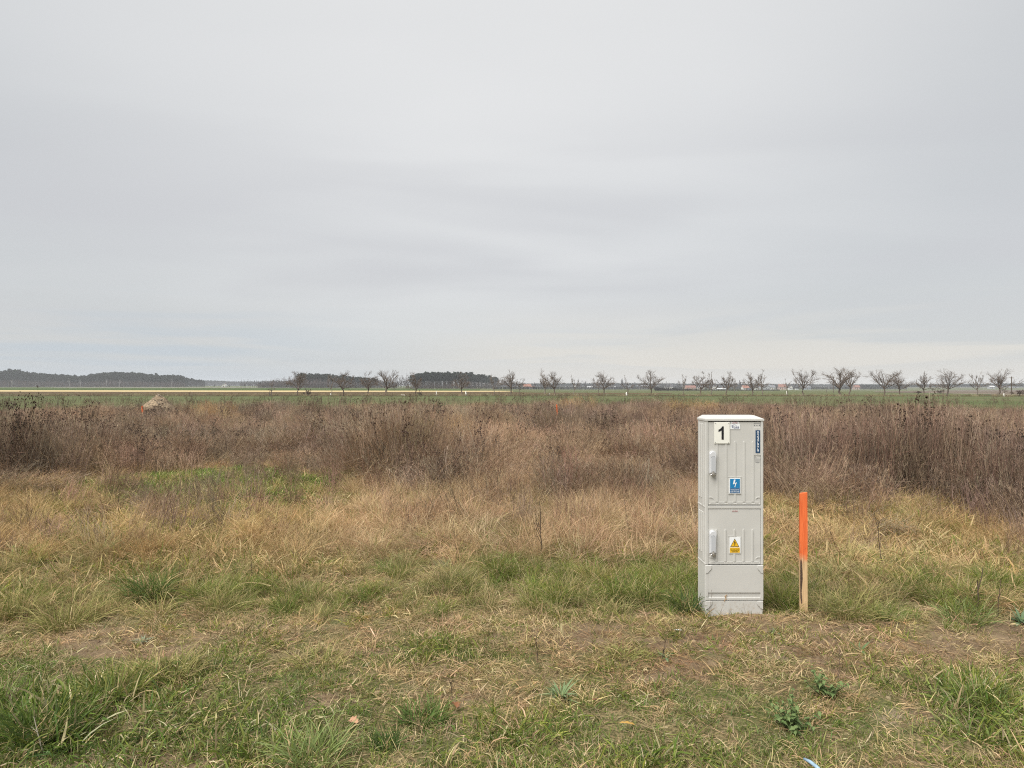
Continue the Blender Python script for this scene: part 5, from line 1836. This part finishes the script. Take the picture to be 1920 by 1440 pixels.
def house(px, base, wpx, eave, ridge, wall, roof, label, gable='side', nwin=3, depth=8.0, rz=0.0, cat='house', group='houses of the village beyond the field'):
    x, y, z = ray(px, base)
    root = empty('house', (x, y, z), rz, label, cat, group)
    W = wpx / F * y
    he = (base - eave) / F * y; hr = (base - ridge) / F * y
    w2 = W / 2; d2 = depth / 2
    m = MB()
    m.box(-w2, w2, -d2, d2, -.6, he)
    if gable == 'front':
        m.prism([(-w2, he), (w2, he), (0, hr - .1)], -d2, d2)
    else:
        for sx_ in (-w2, w2 - .25):
            v = [(sx_, -d2, he), (sx_ + .25, -d2, he), (sx_ + .25, d2, he), (sx_, d2, he), (sx_, 0, hr - .1), (sx_ + .25, 0, hr - .1)]
            bv = [m.bm.verts.new(q) for q in v]
            for f in ((0, 1, 5, 4), (2, 3, 4, 5), (0, 4, 3), (1, 2, 5)):
                m.bm.faces.new([bv[k] for k in f])
    m.build('wall', WM[wall], root)
    o = .45; t = .18
    rf = MB()
    if gable == 'front':
        rf.prism([(-w2 - o, he - o * (hr - he) / w2), (0, hr), (w2 + o, he - o * (hr - he) / w2), (w2 + o, he - o * (hr - he) / w2 + t), (0, hr + t), (-w2 - o, he - o * (hr - he) / w2 + t)], -d2 - o, d2 + o)
    else:
        dz = o * (hr - he) / d2
        prof = [(-d2 - o, he - dz), (0, hr), (d2 + o, he - dz), (d2 + o, he - dz + t), (0, hr + t), (-d2 - o, he - dz + t)]
        a = [rf.bm.verts.new((-w2 - o, yy, z_)) for yy, z_ in prof]; b_ = [rf.bm.verts.new((w2 + o, yy, z_)) for yy, z_ in prof]
        rf.bm.faces.new(a); rf.bm.faces.new(b_[::-1])
        for i in range(6):
            j = (i + 1) % 6
            rf.bm.faces.new((a[j], a[i], b_[i], b_[j]))
    ro = rf.build('roof', RM[roof], root)
    c_ = MB(); c_.box(w2 * .3, w2 * .3 + .6, -.3, .3, hr - .8, hr + .9); c_.build('chimney', RM['rust'], ro)
    # windows and a door on the side facing the field
    for k in range(nwin):
        wx = -w2 + W * (k + .5) / nwin
        zb = he * .42
        if nwin > 2 and k == nwin // 2:
            q = MB(); q.box(wx - .5, wx + .5, -d2 - .04, -d2 + .05, 0, min(2.1, he * .75)); q.build('door', M_DOOR, root)
            continue
        ww, wh = min(.75, W / nwin * .3), min(.75, he * .22)
        q = MB()
        q.box(wx - ww, wx + ww, -d2 - .05, -d2 + .05, zb - wh, zb - wh + .1); q.box(wx - ww, wx + ww, -d2 - .05, -d2 + .05, zb + wh - .1, zb + wh)
        q.box(wx - ww, wx - ww + .1, -d2 - .05, -d2 + .05, zb - wh + .1, zb + wh - .1); q.box(wx + ww - .1, wx + ww, -d2 - .05, -d2 + .05, zb - wh + .1, zb + wh - .1)
        fo = q.build('window', M_FRAME, root)
        q = MB(); q.box(wx - ww + .1, wx + ww - .1, -d2 - .025, -d2 + .03, zb - wh + .1, zb + wh - .1); q.build('pane', M_PANE, fo)
    return root


house(420.6, 725.8, 8.5, 722.6, 719.8, 'white', 'pale', 'small white gabled house alone between two dark conifers on the left skyline', 'front', 3, 9, R(12), group=None)
HOUSES = [
    (967, 729.3, 8, 725.6, 723.6, 'white', 'grey', 'low white house left of the red roofed house', 'side', 3),
    (988, 729.2, 14, 724.4, 720.3, 'white', 'red', 'white house with a red tiled roof at the left end of the village', 'side', 4),
    (998, 729.3, 7, 726.0, 724.0, 'cream', 'rust', 'small cream lean to house right of the red roofed house', 'side', 2),
    (1078, 729.2, 4, 723.8, 722.4, 'white', 'pale', 'narrow white building behind the sparse thin tree', 'front', 1),
    (1061.5, 729.3, 4, 726.6, 725.6, 'cream', 'grey', 'tiny cream shed left of the sparse thin tree', 'side', 1),
    (1107, 729.3, 12, 726.6, 724.4, 'cream', 'pale', 'low pale house left of the round crowned tree', 'side', 3),
    (1148, 729.4, 11, 726.2, 723.8, 'grey', 'pale', 'grey house right of the round crowned tree', 'side', 3),
    (1181, 729.5, 11, 726.0, 723.4, 'white', 'grey', 'white house behind the broken forked tree', 'side', 3),
    (1206, 729.6, 24, 725.4, 722.4, 'cream', 'grey', 'long cream building with a row of windows left of the twin trunked tree', 'side', 7),
    (1234, 729.8, 9, 725.6, 722.6, 'white', 'grey', 'white house right of the twin trunked tree', 'front', 2),
    (1254, 730.2, 14, 725.2, 721.0, 'white', 'dark', 'white house with a dark grey roof behind the hedge', 'side', 4),
    (1294, 730.8, 18, 726.6, 723.0, 'orange', 'rust', 'orange walled house with a rusty roof', 'side', 4),
    (1313, 730.8, 11, 727.0, 724.8, 'cream', 'grey', 'low cream house right of the orange walled house', 'side', 3),
    (1339, 731.0, 9, 726.4, 723.6, 'white', 'grey', 'white house between the close group of trees', 'front', 2),
    (1352, 731.3, 16, 729.4, 727.6, 'white', 'pale', 'long low white shed with a pale roof above the cabinet', 'side', 3),
    (1397, 731.2, 11, 727.2, 723.0, 'white', 'red', 'white house with a bright red roof above the right side of the cabinet', 'side', 3),
    (1406, 731.3, 6, 728.6, 727.4, 'bluegrey', 'dark', 'small blue shed right of the bright red roof', 'side', 2),
    (1420, 731.2, 10, 727.0, 723.8, 'white', 'grey', 'white house behind the pale upright tree', 'side', 3),
    (1437, 731.2, 9, 726.0, 722.6, 'grey', 'grey', 'tall grey house behind the pale upright tree', 'front', 2),
    (1446, 730.8, 11, 726.2, 722.4, 'white', 'grey', 'white house with a grey roof right of the tall grey house', 'side', 3),
    (1466, 730.4, 13, 725.2, 720.6, 'pink', 'rust', 'pink house left of the small sapling with the white post', 'side', 3),
    (1480.5, 730.2, 7, 726.0, 722.6, 'white', 'dark', 'small white gabled house right of the pink house', 'front', 2),
    (1512, 730.4, 12, 726.4, 723.2, 'bluegrey', 'grey', 'blue grey house behind the broad fruit tree', 'side', 3),
    (1557, 729.6, 8, 727.2, 725.8, 'white', 'pale', 'tiny white building left of the tallest tree', 'side', 3),
    (1605, 730.4, 10, 725.8, 722.0, 'pink', 'rust', 'pink house half hidden behind the merging crown', 'side', 3),
    (1858, 729.0, 9, 725.4, 723.4, 'grey', 'pale', 'pale roofed building on the slope behind the heavy right tree', 'side', 3),
    (1901, 727.8, 14, 724.0, 721.6, 'grey', 'pale', 'pale roofed building on the slope at the right edge', 'side', 3),
]
for h in HOUSES:
    house(*h, depth=7.5, rz=rnd.uniform(-.2, .2))

# two parked white cars by the village edge
def small_car(px, base, label):
    x, y, z = ray(px, base)
    r0 = empty('parked_car', (x, y, z), R(4), label, 'car', 'white cars parked at the village edge')
    m = MB(); m.prism([(-2.1, .35), (2.1, .35), (2.15, .75), (1.2, .92), (.6, 1.42), (-1.2, 1.45), (-1.9, .95), (-2.15, .8)], -.85, .85)
    m.build('body', M_STICK, r0)
    m = MB(); m.prism([(1.0, .95), (.52, 1.34), (-1.1, 1.36), (-1.6, .97)], -.87, .87); m.build('windows', M_PANE, r0)
    for wx in (-1.3, 1.3):
        for wy in (-.82, .82):
            m = MB(); m.tube([(wx, wy - .1, .32), (wx, wy + .1, .32)], .32, 12); m.build('wheel', M_BLACK, r0)


small_car(1482, 731.3, 'white car parked right of the small sapling')
small_car(1494, 731.0, 'white car parked left of the broad fruit tree')


# ------------------------------------------------------------------ single plants and litter near the camera
def leaf_mesh(L, W, droop, col, tip, fold=.25, n=5, lobed=0.0, g=None):
    V = []; Cc = []
    for k in range(n + 1):
        t = k / n
        w_ = W * .5 * (math.sin(min(1, t * 1.08 + .08) * math.pi) ** .7) if k < n else .0005
        if lobed and 0 < k < n: w_ *= 1 + lobed * (1 if k % 2 else -1)
        x_ = L * t; z_ = -droop * L * t * t
        V += [(x_, -w_, z_ + fold * w_), (x_, 0, z_), (x_, w_, z_ + fold * w_)]
        c = np.array(col) * (1 - t) + np.array(tip) * t
        Cc += [c, c * 1.25, c]
    Q = []
    for k in range(n):
        a = 3 * k
        Q += [(a, a + 1, a + 4, a + 3), (a + 1, a + 2, a + 5, a + 4)]
    return np_mesh('leaf', V, [np.array(Q)], np.array(Cc))


def rosette(px, py, n, L, W, col, tip, label, cat, seed, el=(.15, .9), lobed=0.0):
    x, y = flat(px, py)
    z = float(zt(x, y))
    root = empty('rosette_plant', (x, y, z), 0, label, cat)
    g = random.Random(seed)
    mes = [leaf_mesh(L, W, d_, col, tip, .3, 6, lobed) for d_ in (.15, .4, .7)]
    for i in range(n):
        me = mes[i % 3]
        o = link_mesh('leaf', me, M_BLADE, root, True)
        a = i * 2.4 + g.uniform(-.9, .9); e = g.uniform(*el)
        o.rotation_euler = Euler((g.uniform(-.3, .3), -e, a))
        s = g.uniform(.35, 1.15)
        o.scale = (s, s * g.uniform(.7, 1.3), s); o.location = (.012 * math.cos(a), .012 * math.sin(a), .008)
    return root


rosette(1052, 1300, 40, .125, .014, (.13, .19, .08), (.20, .26, .14), 'grey green rosette of narrow leaves on the sandy patch below centre', 'plant', 1, (.2, 1.2))
rosette(268, 1198, 24, .085, .013, (.16, .20, .13), (.27, .30, .22), 'pale silvery rosette beside the bare soil on the left', 'plant', 2, (.05, .7))
rosette(1914, 1172, 30, .10, .018, (.085, .135, .065), (.14, .18, .11), 'dark blue green leafy plant cut by the right edge', 'plant', 3, (.2, 1.2), .1)
rosette(1455, 1187, 9, .05, .016, (.12, .155, .10), (.20, .22, .16), 'tiny pale rosette on the soil in front of the cabinet', 'plant', 4, (.05, .5))
rosette(1612, 1222, 12, .08, .012, (.09, .14, .06), (.14, .19, .09), 'small dark rosette on the brown soil below the stake', 'plant', 5, (.2, 1.0))
rosette(1250, 1240, 10, .07, .016, (.10, .16, .07), (.15, .20, .11), 'small green rosette by the dark dead stalk below the cabinet', 'plant', 6, (.1, .7))


def leafy_weed(px, py, label, seed, n=7, H=.20):
    x, y = flat(px, py)
    z = float(zt(x, y))
    root = empty('leafy_weed', (x, y, z), 0, label, 'weed plant')
    g = random.Random(seed)
    cols = ((.095, .15, .05), (.14, .19, .07))
    mes = [leaf_mesh(.046, .024, d_, cols[k % 2], (.14, .19, .075), .3, 6, .28) for k, d_ in enumerate((.2, .4, .6))]
    for s_ in range(n):
        m = MB()
        a = g.uniform(0, 6.28); b_ = g.uniform(.15, 1.15)
        hh = H * g.uniform(.6, 1.1)
        dx, dy, dz = math.sin(b_) * math.cos(a), math.sin(b_) * math.sin(a), math.cos(b_)
        m.tube([(dx * hh * t, dy * hh * t, dz * hh * t - .01) for t in (0, .5, 1)], [.0026, .002, .0012], 5)
        m.build('stem', pmat_stem, root)
        for k in range(9):
            t = .2 + .8 * k / 8
            o = link_mesh('leaf', mes[k % 3], M_BLADE, root, True)
            o.location = (dx * hh * t, dy * hh * t, dz * hh * t)
            o.rotation_euler = Euler((g.uniform(-.4, .4), g.uniform(-.5, .4), k * 2.4 + g.uniform(-.5, .5)))
            q = g.uniform(.55, 1.15) * (1.1 - .5 * t)
            o.scale = (q, q, q)


pmat_stem = pmat('green_stem', (.07, .09, .035), .7, .2)
leafy_weed(1490, 1372, 'bushy green weed with small lobed leaves at the lower right', 11, 20, .16)
leafy_weed(1545, 1315, 'looser green weed sprouting just behind the bushy one', 12, 12, .14)


def tussock(px, py, n, l0, l1, r, cols, tips, label, seed, lean=.3, curl=1.1, w=(.003, .0055), dry=.1):
    x, y = flat(px, py)
    g = np.random.default_rng(seed)
    V, f, c = join([tuft(g, n, r, l0, l1, w[0], w[1], lean, curl, cols, tips, 5, dry)])
    o = link_mesh('grass_tussock', np_mesh('grass_tussock', V, f, c), M_BLADE)
    o.location = (x, y, float(zt(x, y)))
    tag(o, label, 'grass tussock', 'single grass tussocks in the near field')


DG = [C(.065, .12, .03), C(.085, .14, .04)]
YGR = [C(.15, .18, .046), C(.20, .21, .06)]
PALE = [C(.20, .26, .10), C(.25, .30, .13)]
YT = [C(.36, .31, .12), C(.27, .26, .095), C(.45, .37, .17)]
tussock(280, 1122, 420, .16, .36, .14, DG, DG + GREENS, 'dark green arching tussock in the left part of the green band', 1, .3, 1.3)
tussock(400, 1122, 260, .12, .26, .14, DG + GREENS, YG, 'lower dark green tussock right of the arching one', 2, .4, 1.2)
tussock(28, 1148, 260, .14, .30, .12, YGR, YT, 'yellow green tussock cut by the left edge above the bare soil', 3)
tussock(130, 1165, 320, .14, .32, .16, YGR, YT, 'wide yellow tipped tussock above the bare soil on the left', 4, .35, 1.2)
tussock(220, 1322, 260, .10, .24, .10, YGR + PALE, YG, 'bright green upright tussock in the lower left grass', 5, .3, .8, (.004, .007))
tussock(310, 1282, 380, .10, .25, .15, YGR + [C(.22, .17, .07)], YT, 'browning domed tussock in the lower left grass', 6, .45, 1.2)
tussock(80, 1390, 320, .12, .25, .14, DG + [C(.06, .10, .045)], GREENS, 'deep green dense tussock near the lower left corner', 7, .3, .9, (.0035, .006))
tussock(585, 1432, 300, .10, .24, .12, [C(.17, .23, .06), C(.21, .26, .08)], PALE + [C(.30, .32, .12)], 'pale green fine tussock at the bottom left of centre', 8, .5, .9, (.003, .006))
tussock(600, 1240, 200, .08, .18, .14, YGR, YT, 'yellowing tussock above the pale sandy spot', 9, .5, 1.2)
tussock(790, 1345, 200, .07, .17, .10, [C(.085, .145, .036)], [C(.125, .18, .05)], 'blue green tussock below the fallen brown leaf', 10, .5, .9, (.004, .007))
tussock(850, 1100, 360, .14, .32, .20, [C(.12, .11, .045), C(.09, .10, .035)], YT, 'brownish green mound of fine grass in the middle of the green band', 11, .45, 1.1, (.0022, .004))
tussock(725, 1395, 160, .06, .13, .06, DG, DG, 'small dark green tuft at the bottom left of the middle', 12, .4, .8)
tussock(1170, 1235, 160, .06, .15, .08, YGR, YT, 'yellow green tuft on the bare soil left of the cabinet', 13, .5, 1.2)
tussock(1185, 1120, 400, .12, .28, .16, DG, GREENS, 'lush green tussock left of the cabinet', 14, .35, 1.0)
tussock(1285, 1140, 300, .10, .28, .10, DG + [C(.05, .09, .06)], GREENS, 'green tussock against the left foot of the cabinet', 15, .4, 1.0)
tussock(1462, 1135, 300, .10, .24, .11, DG + GREENS, YG, 'green tussock between the cabinet and the stake', 16, .4, 1.0)
tussock(1590, 1150, 300, .12, .30, .18, YGR + [C(.2, .17, .08)], YT, 'yellowing tussock right of the stake', 17, .55, 1.1)
tussock(1835, 1320, 280, .09, .20, .13, YGR + GREENS, YG + PALE, 'green spiky tussock near the right edge in the foreground', 18, .4, .8, (.004, .007))
tussock(1810, 1165, 220, .12, .26, .14, PALE[:1] + GREENS, PALE, 'pale blue green tussock by the dark stalks at the right', 19, .5, 1.0)
tussock(640, 905, 260, .2, .4, .25, PALE[:1] + YGR, YGR, 'light green clump at the right end of the bright clearing', 20, .35, 1.0)
tussock(1560, 955, 220, .2, .38, .25, YGR, YGR + YT, 'green clump behind the stake at the foot of the weeds', 21, .4, 1.0)


def stalk(px, base, top, label, seed, lean=0.0, nb=3, r=.0035, col=(.085, .062, .046), blen=.3):
    x, y = flat(px, base)
    z = float(zt(x, y))
    H = (base - top) / F * y
    g = np.random.default_rng(seed)
    P = np.zeros((1, 7, 3)); t = np.linspace(0, 1, 7)
    P[0, :, 2] = -.03 + (H + .03) * t
    P[0, :, 0] = lean * H * t + np.cumsum(g.normal(0, .012, 7)) * H
    P[0, :, 1] = np.cumsum(g.normal(0, .012, 7)) * H
    c = np.array(col)[None]
    parts = [tubes(P, np.linspace(r, r * .4, 7)[None], 5, c, c * 1.15)]
    if nb:
        Q = grow(P, nb, .25, .9, .55, H * blen, .25, g, 3, .2, .1)
        parts.append(tubes(Q, taper(nb, 3, r * .55, r * .25), 4, np.repeat(c, nb, 0), np.repeat(c, nb, 0)))
        T = grow(Q, 3, .3, 1, .6, H * .08, .2, g, 2)
        parts.append(tubes(T, taper(len(T), 2, r * .4, r * .3), 3, np.repeat(c, len(T), 0), np.repeat(c, len(T), 0)))
    V, f, cc = join(parts)
    o = link_mesh('dead_stalk', np_mesh('dead_stalk', V, f, cc), M_WEED)
    o.location = (x, y, z)
    tag(o, label, 'dead stalk', 'single dead stalks standing in the grass')


stalk(1016, 1058, 940, 'tall dark branching stalk in the dry grass below centre', 1, -.05, 4, .006)
stalk(857, 1050, 985, 'short thin stalk left of the tall branching stalk', 2, -.1, 2)
stalk(1180, 1005, 925, 'curved brown stalk left of the cabinet in the dry grass', 3, -.12, 2)
stalk(332, 1112, 1062, 'bent dark stalk above the arching green tussock', 4, .12, 1)
stalk(225, 1098, 1072, 'short dark stub left of the bent dark stalk', 5, .05, 0)
stalk(603, 1098, 1074, 'short dark stub in the middle of the green band', 6, -.04, 0)
stalk(472, 1085, 1040, 'thin upright stalk left of the middle in the dry grass', 7, 0, 0)
stalk(372, 955, 880, 'thin upright stalk standing in the bright clearing', 8, 0, 2)
stalk(223, 965, 930, 'dark stub at the lower left of the bright clearing', 9, 0, 0, .006)
stalk(316, 950, 905, 'leaning dark stalk at the middle of the bright clearing', 10, .12, 1)
stalk(1008, 1240, 1190, 'dark twiggy dead plant on the bare sand below centre', 11, -.08, 8, .0022, blen=.5)
stalk(1238, 1245, 1203, 'dark stiff dead stalk below the cabinet', 12, .2, 5, .0028, blen=.3)
stalk(850, 1300, 1262, 'small dead twiggy plant above the fallen brown leaf', 13, -.15, 8, .0016, blen=.6)
stalk(1830, 1150, 1072, 'dark forked stalk at the right leaning rightwards', 14, .25, 2, .006)
stalk(1872, 1165, 1090, 'thin dark stalk at the far right beside the forked one', 15, .1, 1)
stalk(1655, 1065, 960, 'slim stalk leaning left in the dry grass right of the stake', 16, -.22, 2, .0045)
stalk(1700, 1065, 1010, 'crossing thin stalk right of the slim leaning one', 17, -.3, 1)
stalk(1720, 1000, 950, 'short stalk leaning right before the reddish weeds', 18, .2, 1)
stalk(1740, 815, 736, 'pale bleached reed standing above the weeds at the right', 19, .04, 2, .012, (.42, .37, .27), .2)
stalk(1570, 1290, 1205, 'small dark bushy dead plant in the brown patch below the stake', 20, 0, 10, .0018, (.15, .105, .08), .5)
stalk(1440, 865, 800, 'thin bare stalk just right of the cabinet in the weeds', 21, .15, 3)
stalk(590, 1255, 1215, 'pale dry stalk above the yellowing tussock', 22, .1, 1, .003, (.36, .27, .15))
stalk(118, 1300, 1200, 'pale dry grass stalk by the left bare soil', 23, -.1, 2, .003, (.40, .31, .18))
stalk(85, 1420, 1350, 'pale crooked dead stem near the lower left corner', 24, -.3, 2, .0035, (.45, .40, .32))


stalk(1342, 1160, 1128, 'thin grey twig leaning on the left of the cabinet plinth', 31, .5, 2, .0014, (.20, .17, .14), .3)
stalk(1364, 1160, 1136, 'small forked grey twig before the middle of the cabinet plinth', 32, .2, 3, .0012, (.20, .17, .14), .5)
stalk(1402, 1158, 1130, 'thin grey twig before the right of the cabinet plinth', 33, -.3, 1, .0012, (.20, .17, .14), .3)
stalk(1326, 1158, 1108, 'slender grey twig at the left corner of the cabinet', 34, .15, 2, .0015, (.20, .17, .14), .3)


# fallen leaves and scraps
def fallen(px, py, L, W, col, label, seed, el=.15):
    x, y = flat(px, py)
    me = leaf_mesh(L, W, .25, col, tuple(c * 1.1 for c in col), .5, 7, .3)
    o = link_mesh('fallen_leaf', me, M_BLADE, None, True)
    g = random.Random(seed)
    o.location = (x, y, float(zt(x, y)) + .03)
    o.rotation_euler = (g.uniform(-.3, .3), -el, g.uniform(0, 6))
    tag(o, label, 'fallen leaf')


fallen(852, 1318, .062, .042, (.22, .10, .05), 'rusty brown fallen leaf on the pale sand below centre', 1)
fallen(656, 1357, .060, .038, (.42, .24, .15), 'pale pinkish fallen leaf in the lower left grass', 2)
fallen(1190, 1366, .085, .016, (.44, .27, .08), 'narrow yellow fallen leaf in the grass below the middle', 3, .4)
fallen(1112, 1320, .04, .026, (.20, .10, .055), 'small rusty fallen leaf right of the grey green rosette', 4)


def plastic_scrap():
    x, y = flat(1514, 1441)
    m = MB()
    pts = [(0, 0, .03), (.012, -.03, .034), (.025, -.06, .03), (.04, -.10, .02)]
    m.tube(pts, [.006, .0075, .008, .008], 10)
    o = m.build('plastic_tube', pmat('pale_blue_plastic', (.25, .36, .46), .3, .5, 0, .1, 30), smooth=True)
    o.location = (x - .01, y + .01, float(zt(x, y)) + .01)
    tag(o, 'bit of pale blue plastic tube lying in the grass at the bottom edge', 'plastic scrap')
    x, y = flat(1271, 1188)
    m = MB(); m.box(-.022, .022, -.004, .004, 0, .006, .001)
    o = m.build('plastic_strip', M_STICK); o.location = (x, y, float(zt(x, y)) + .012); o.rotation_euler = (0, .06, .05)
    tag(o, 'tiny white plastic strip on the soil left of the cabinet', 'plastic scrap')
    # whitish bundle in the far grass
    x, y, z = ray(757, 742)
    m = MB()
    g = random.Random(2)
    for k in range(4):
        m.box(-.45 + k * .2, -.2 + k * .2, -.15, .2, 0, .18 + g.uniform(0, .1), .04)
    o = m.build('rubble_sacks', M_GUARD); o.location = (x, y, z); tag(o, 'pale sacks lying in the verge left of the tall pine stand', 'sacks')
    x, y, z = ray(1030, 739.2)
    m = MB(); m.box(-.2, .2, -.1, .1, 0, .12, .03)
    o = m.build('white_scrap', M_STICK); o.location = (x, y, z); tag(o, 'white scrap lying in the grass left of the wide fruit tree', 'scrap')


plastic_scrap()


# loose soil thrown up at the foot of the cabinet
def soil_ridge():
    n = 40
    V = []; Q = []
    for i in range(n + 1):
        for j in range(7):
            s = i / n
            x_ = 1.33 + .62 * s
            y_ = 4.84 + .12 * j / 6
            h = .022 * math.sin(math.pi * j / 6) ** .8 * math.sin(math.pi * s) ** .6 * (.5 + 1.0 * float(fbm(np.array(x_ * 9.), np.array(y_ * 9.), 71, 3)))
            V.append((x_, y_, float(zt(x_, y_)) + h - .006))
    for i in range(n):
        for j in range(6):
            Q.append((i * 7 + j, (i + 1) * 7 + j, (i + 1) * 7 + j + 1, i * 7 + j + 1))
    o = link_mesh('loose_soil', np_mesh('loose_soil', V, [np.array(Q)]), pmat('brown_loose_soil', (.20, .14, .085), .95, .1, 0, .35, 40, .8, 60), smooth=True)
    tag(o, kind='structure')


soil_ridge()

# ------------------------------------------------------------------ air
m = MB()
m.box(-2750, 2750, -2750, 2750, -9.0, 22.0)
hz = m.build('haze')
hm = bpy.data.materials.new('haze')
hm.use_nodes = True
t = NT(hm.node_tree)
pv = t.n('ShaderNodeVolumePrincipled')
pv.inputs['Color'].default_value = (.93, .96, 1.0, 1)
pv.inputs['Density'].default_value = .00026
o = t.n('ShaderNodeOutputMaterial'); t.l(pv.outputs[0], o.inputs['Volume'])
hz.data.materials.append(hm)
tag(hz, 'thin pale winter haze over the fields', 'haze', kind='stuff')
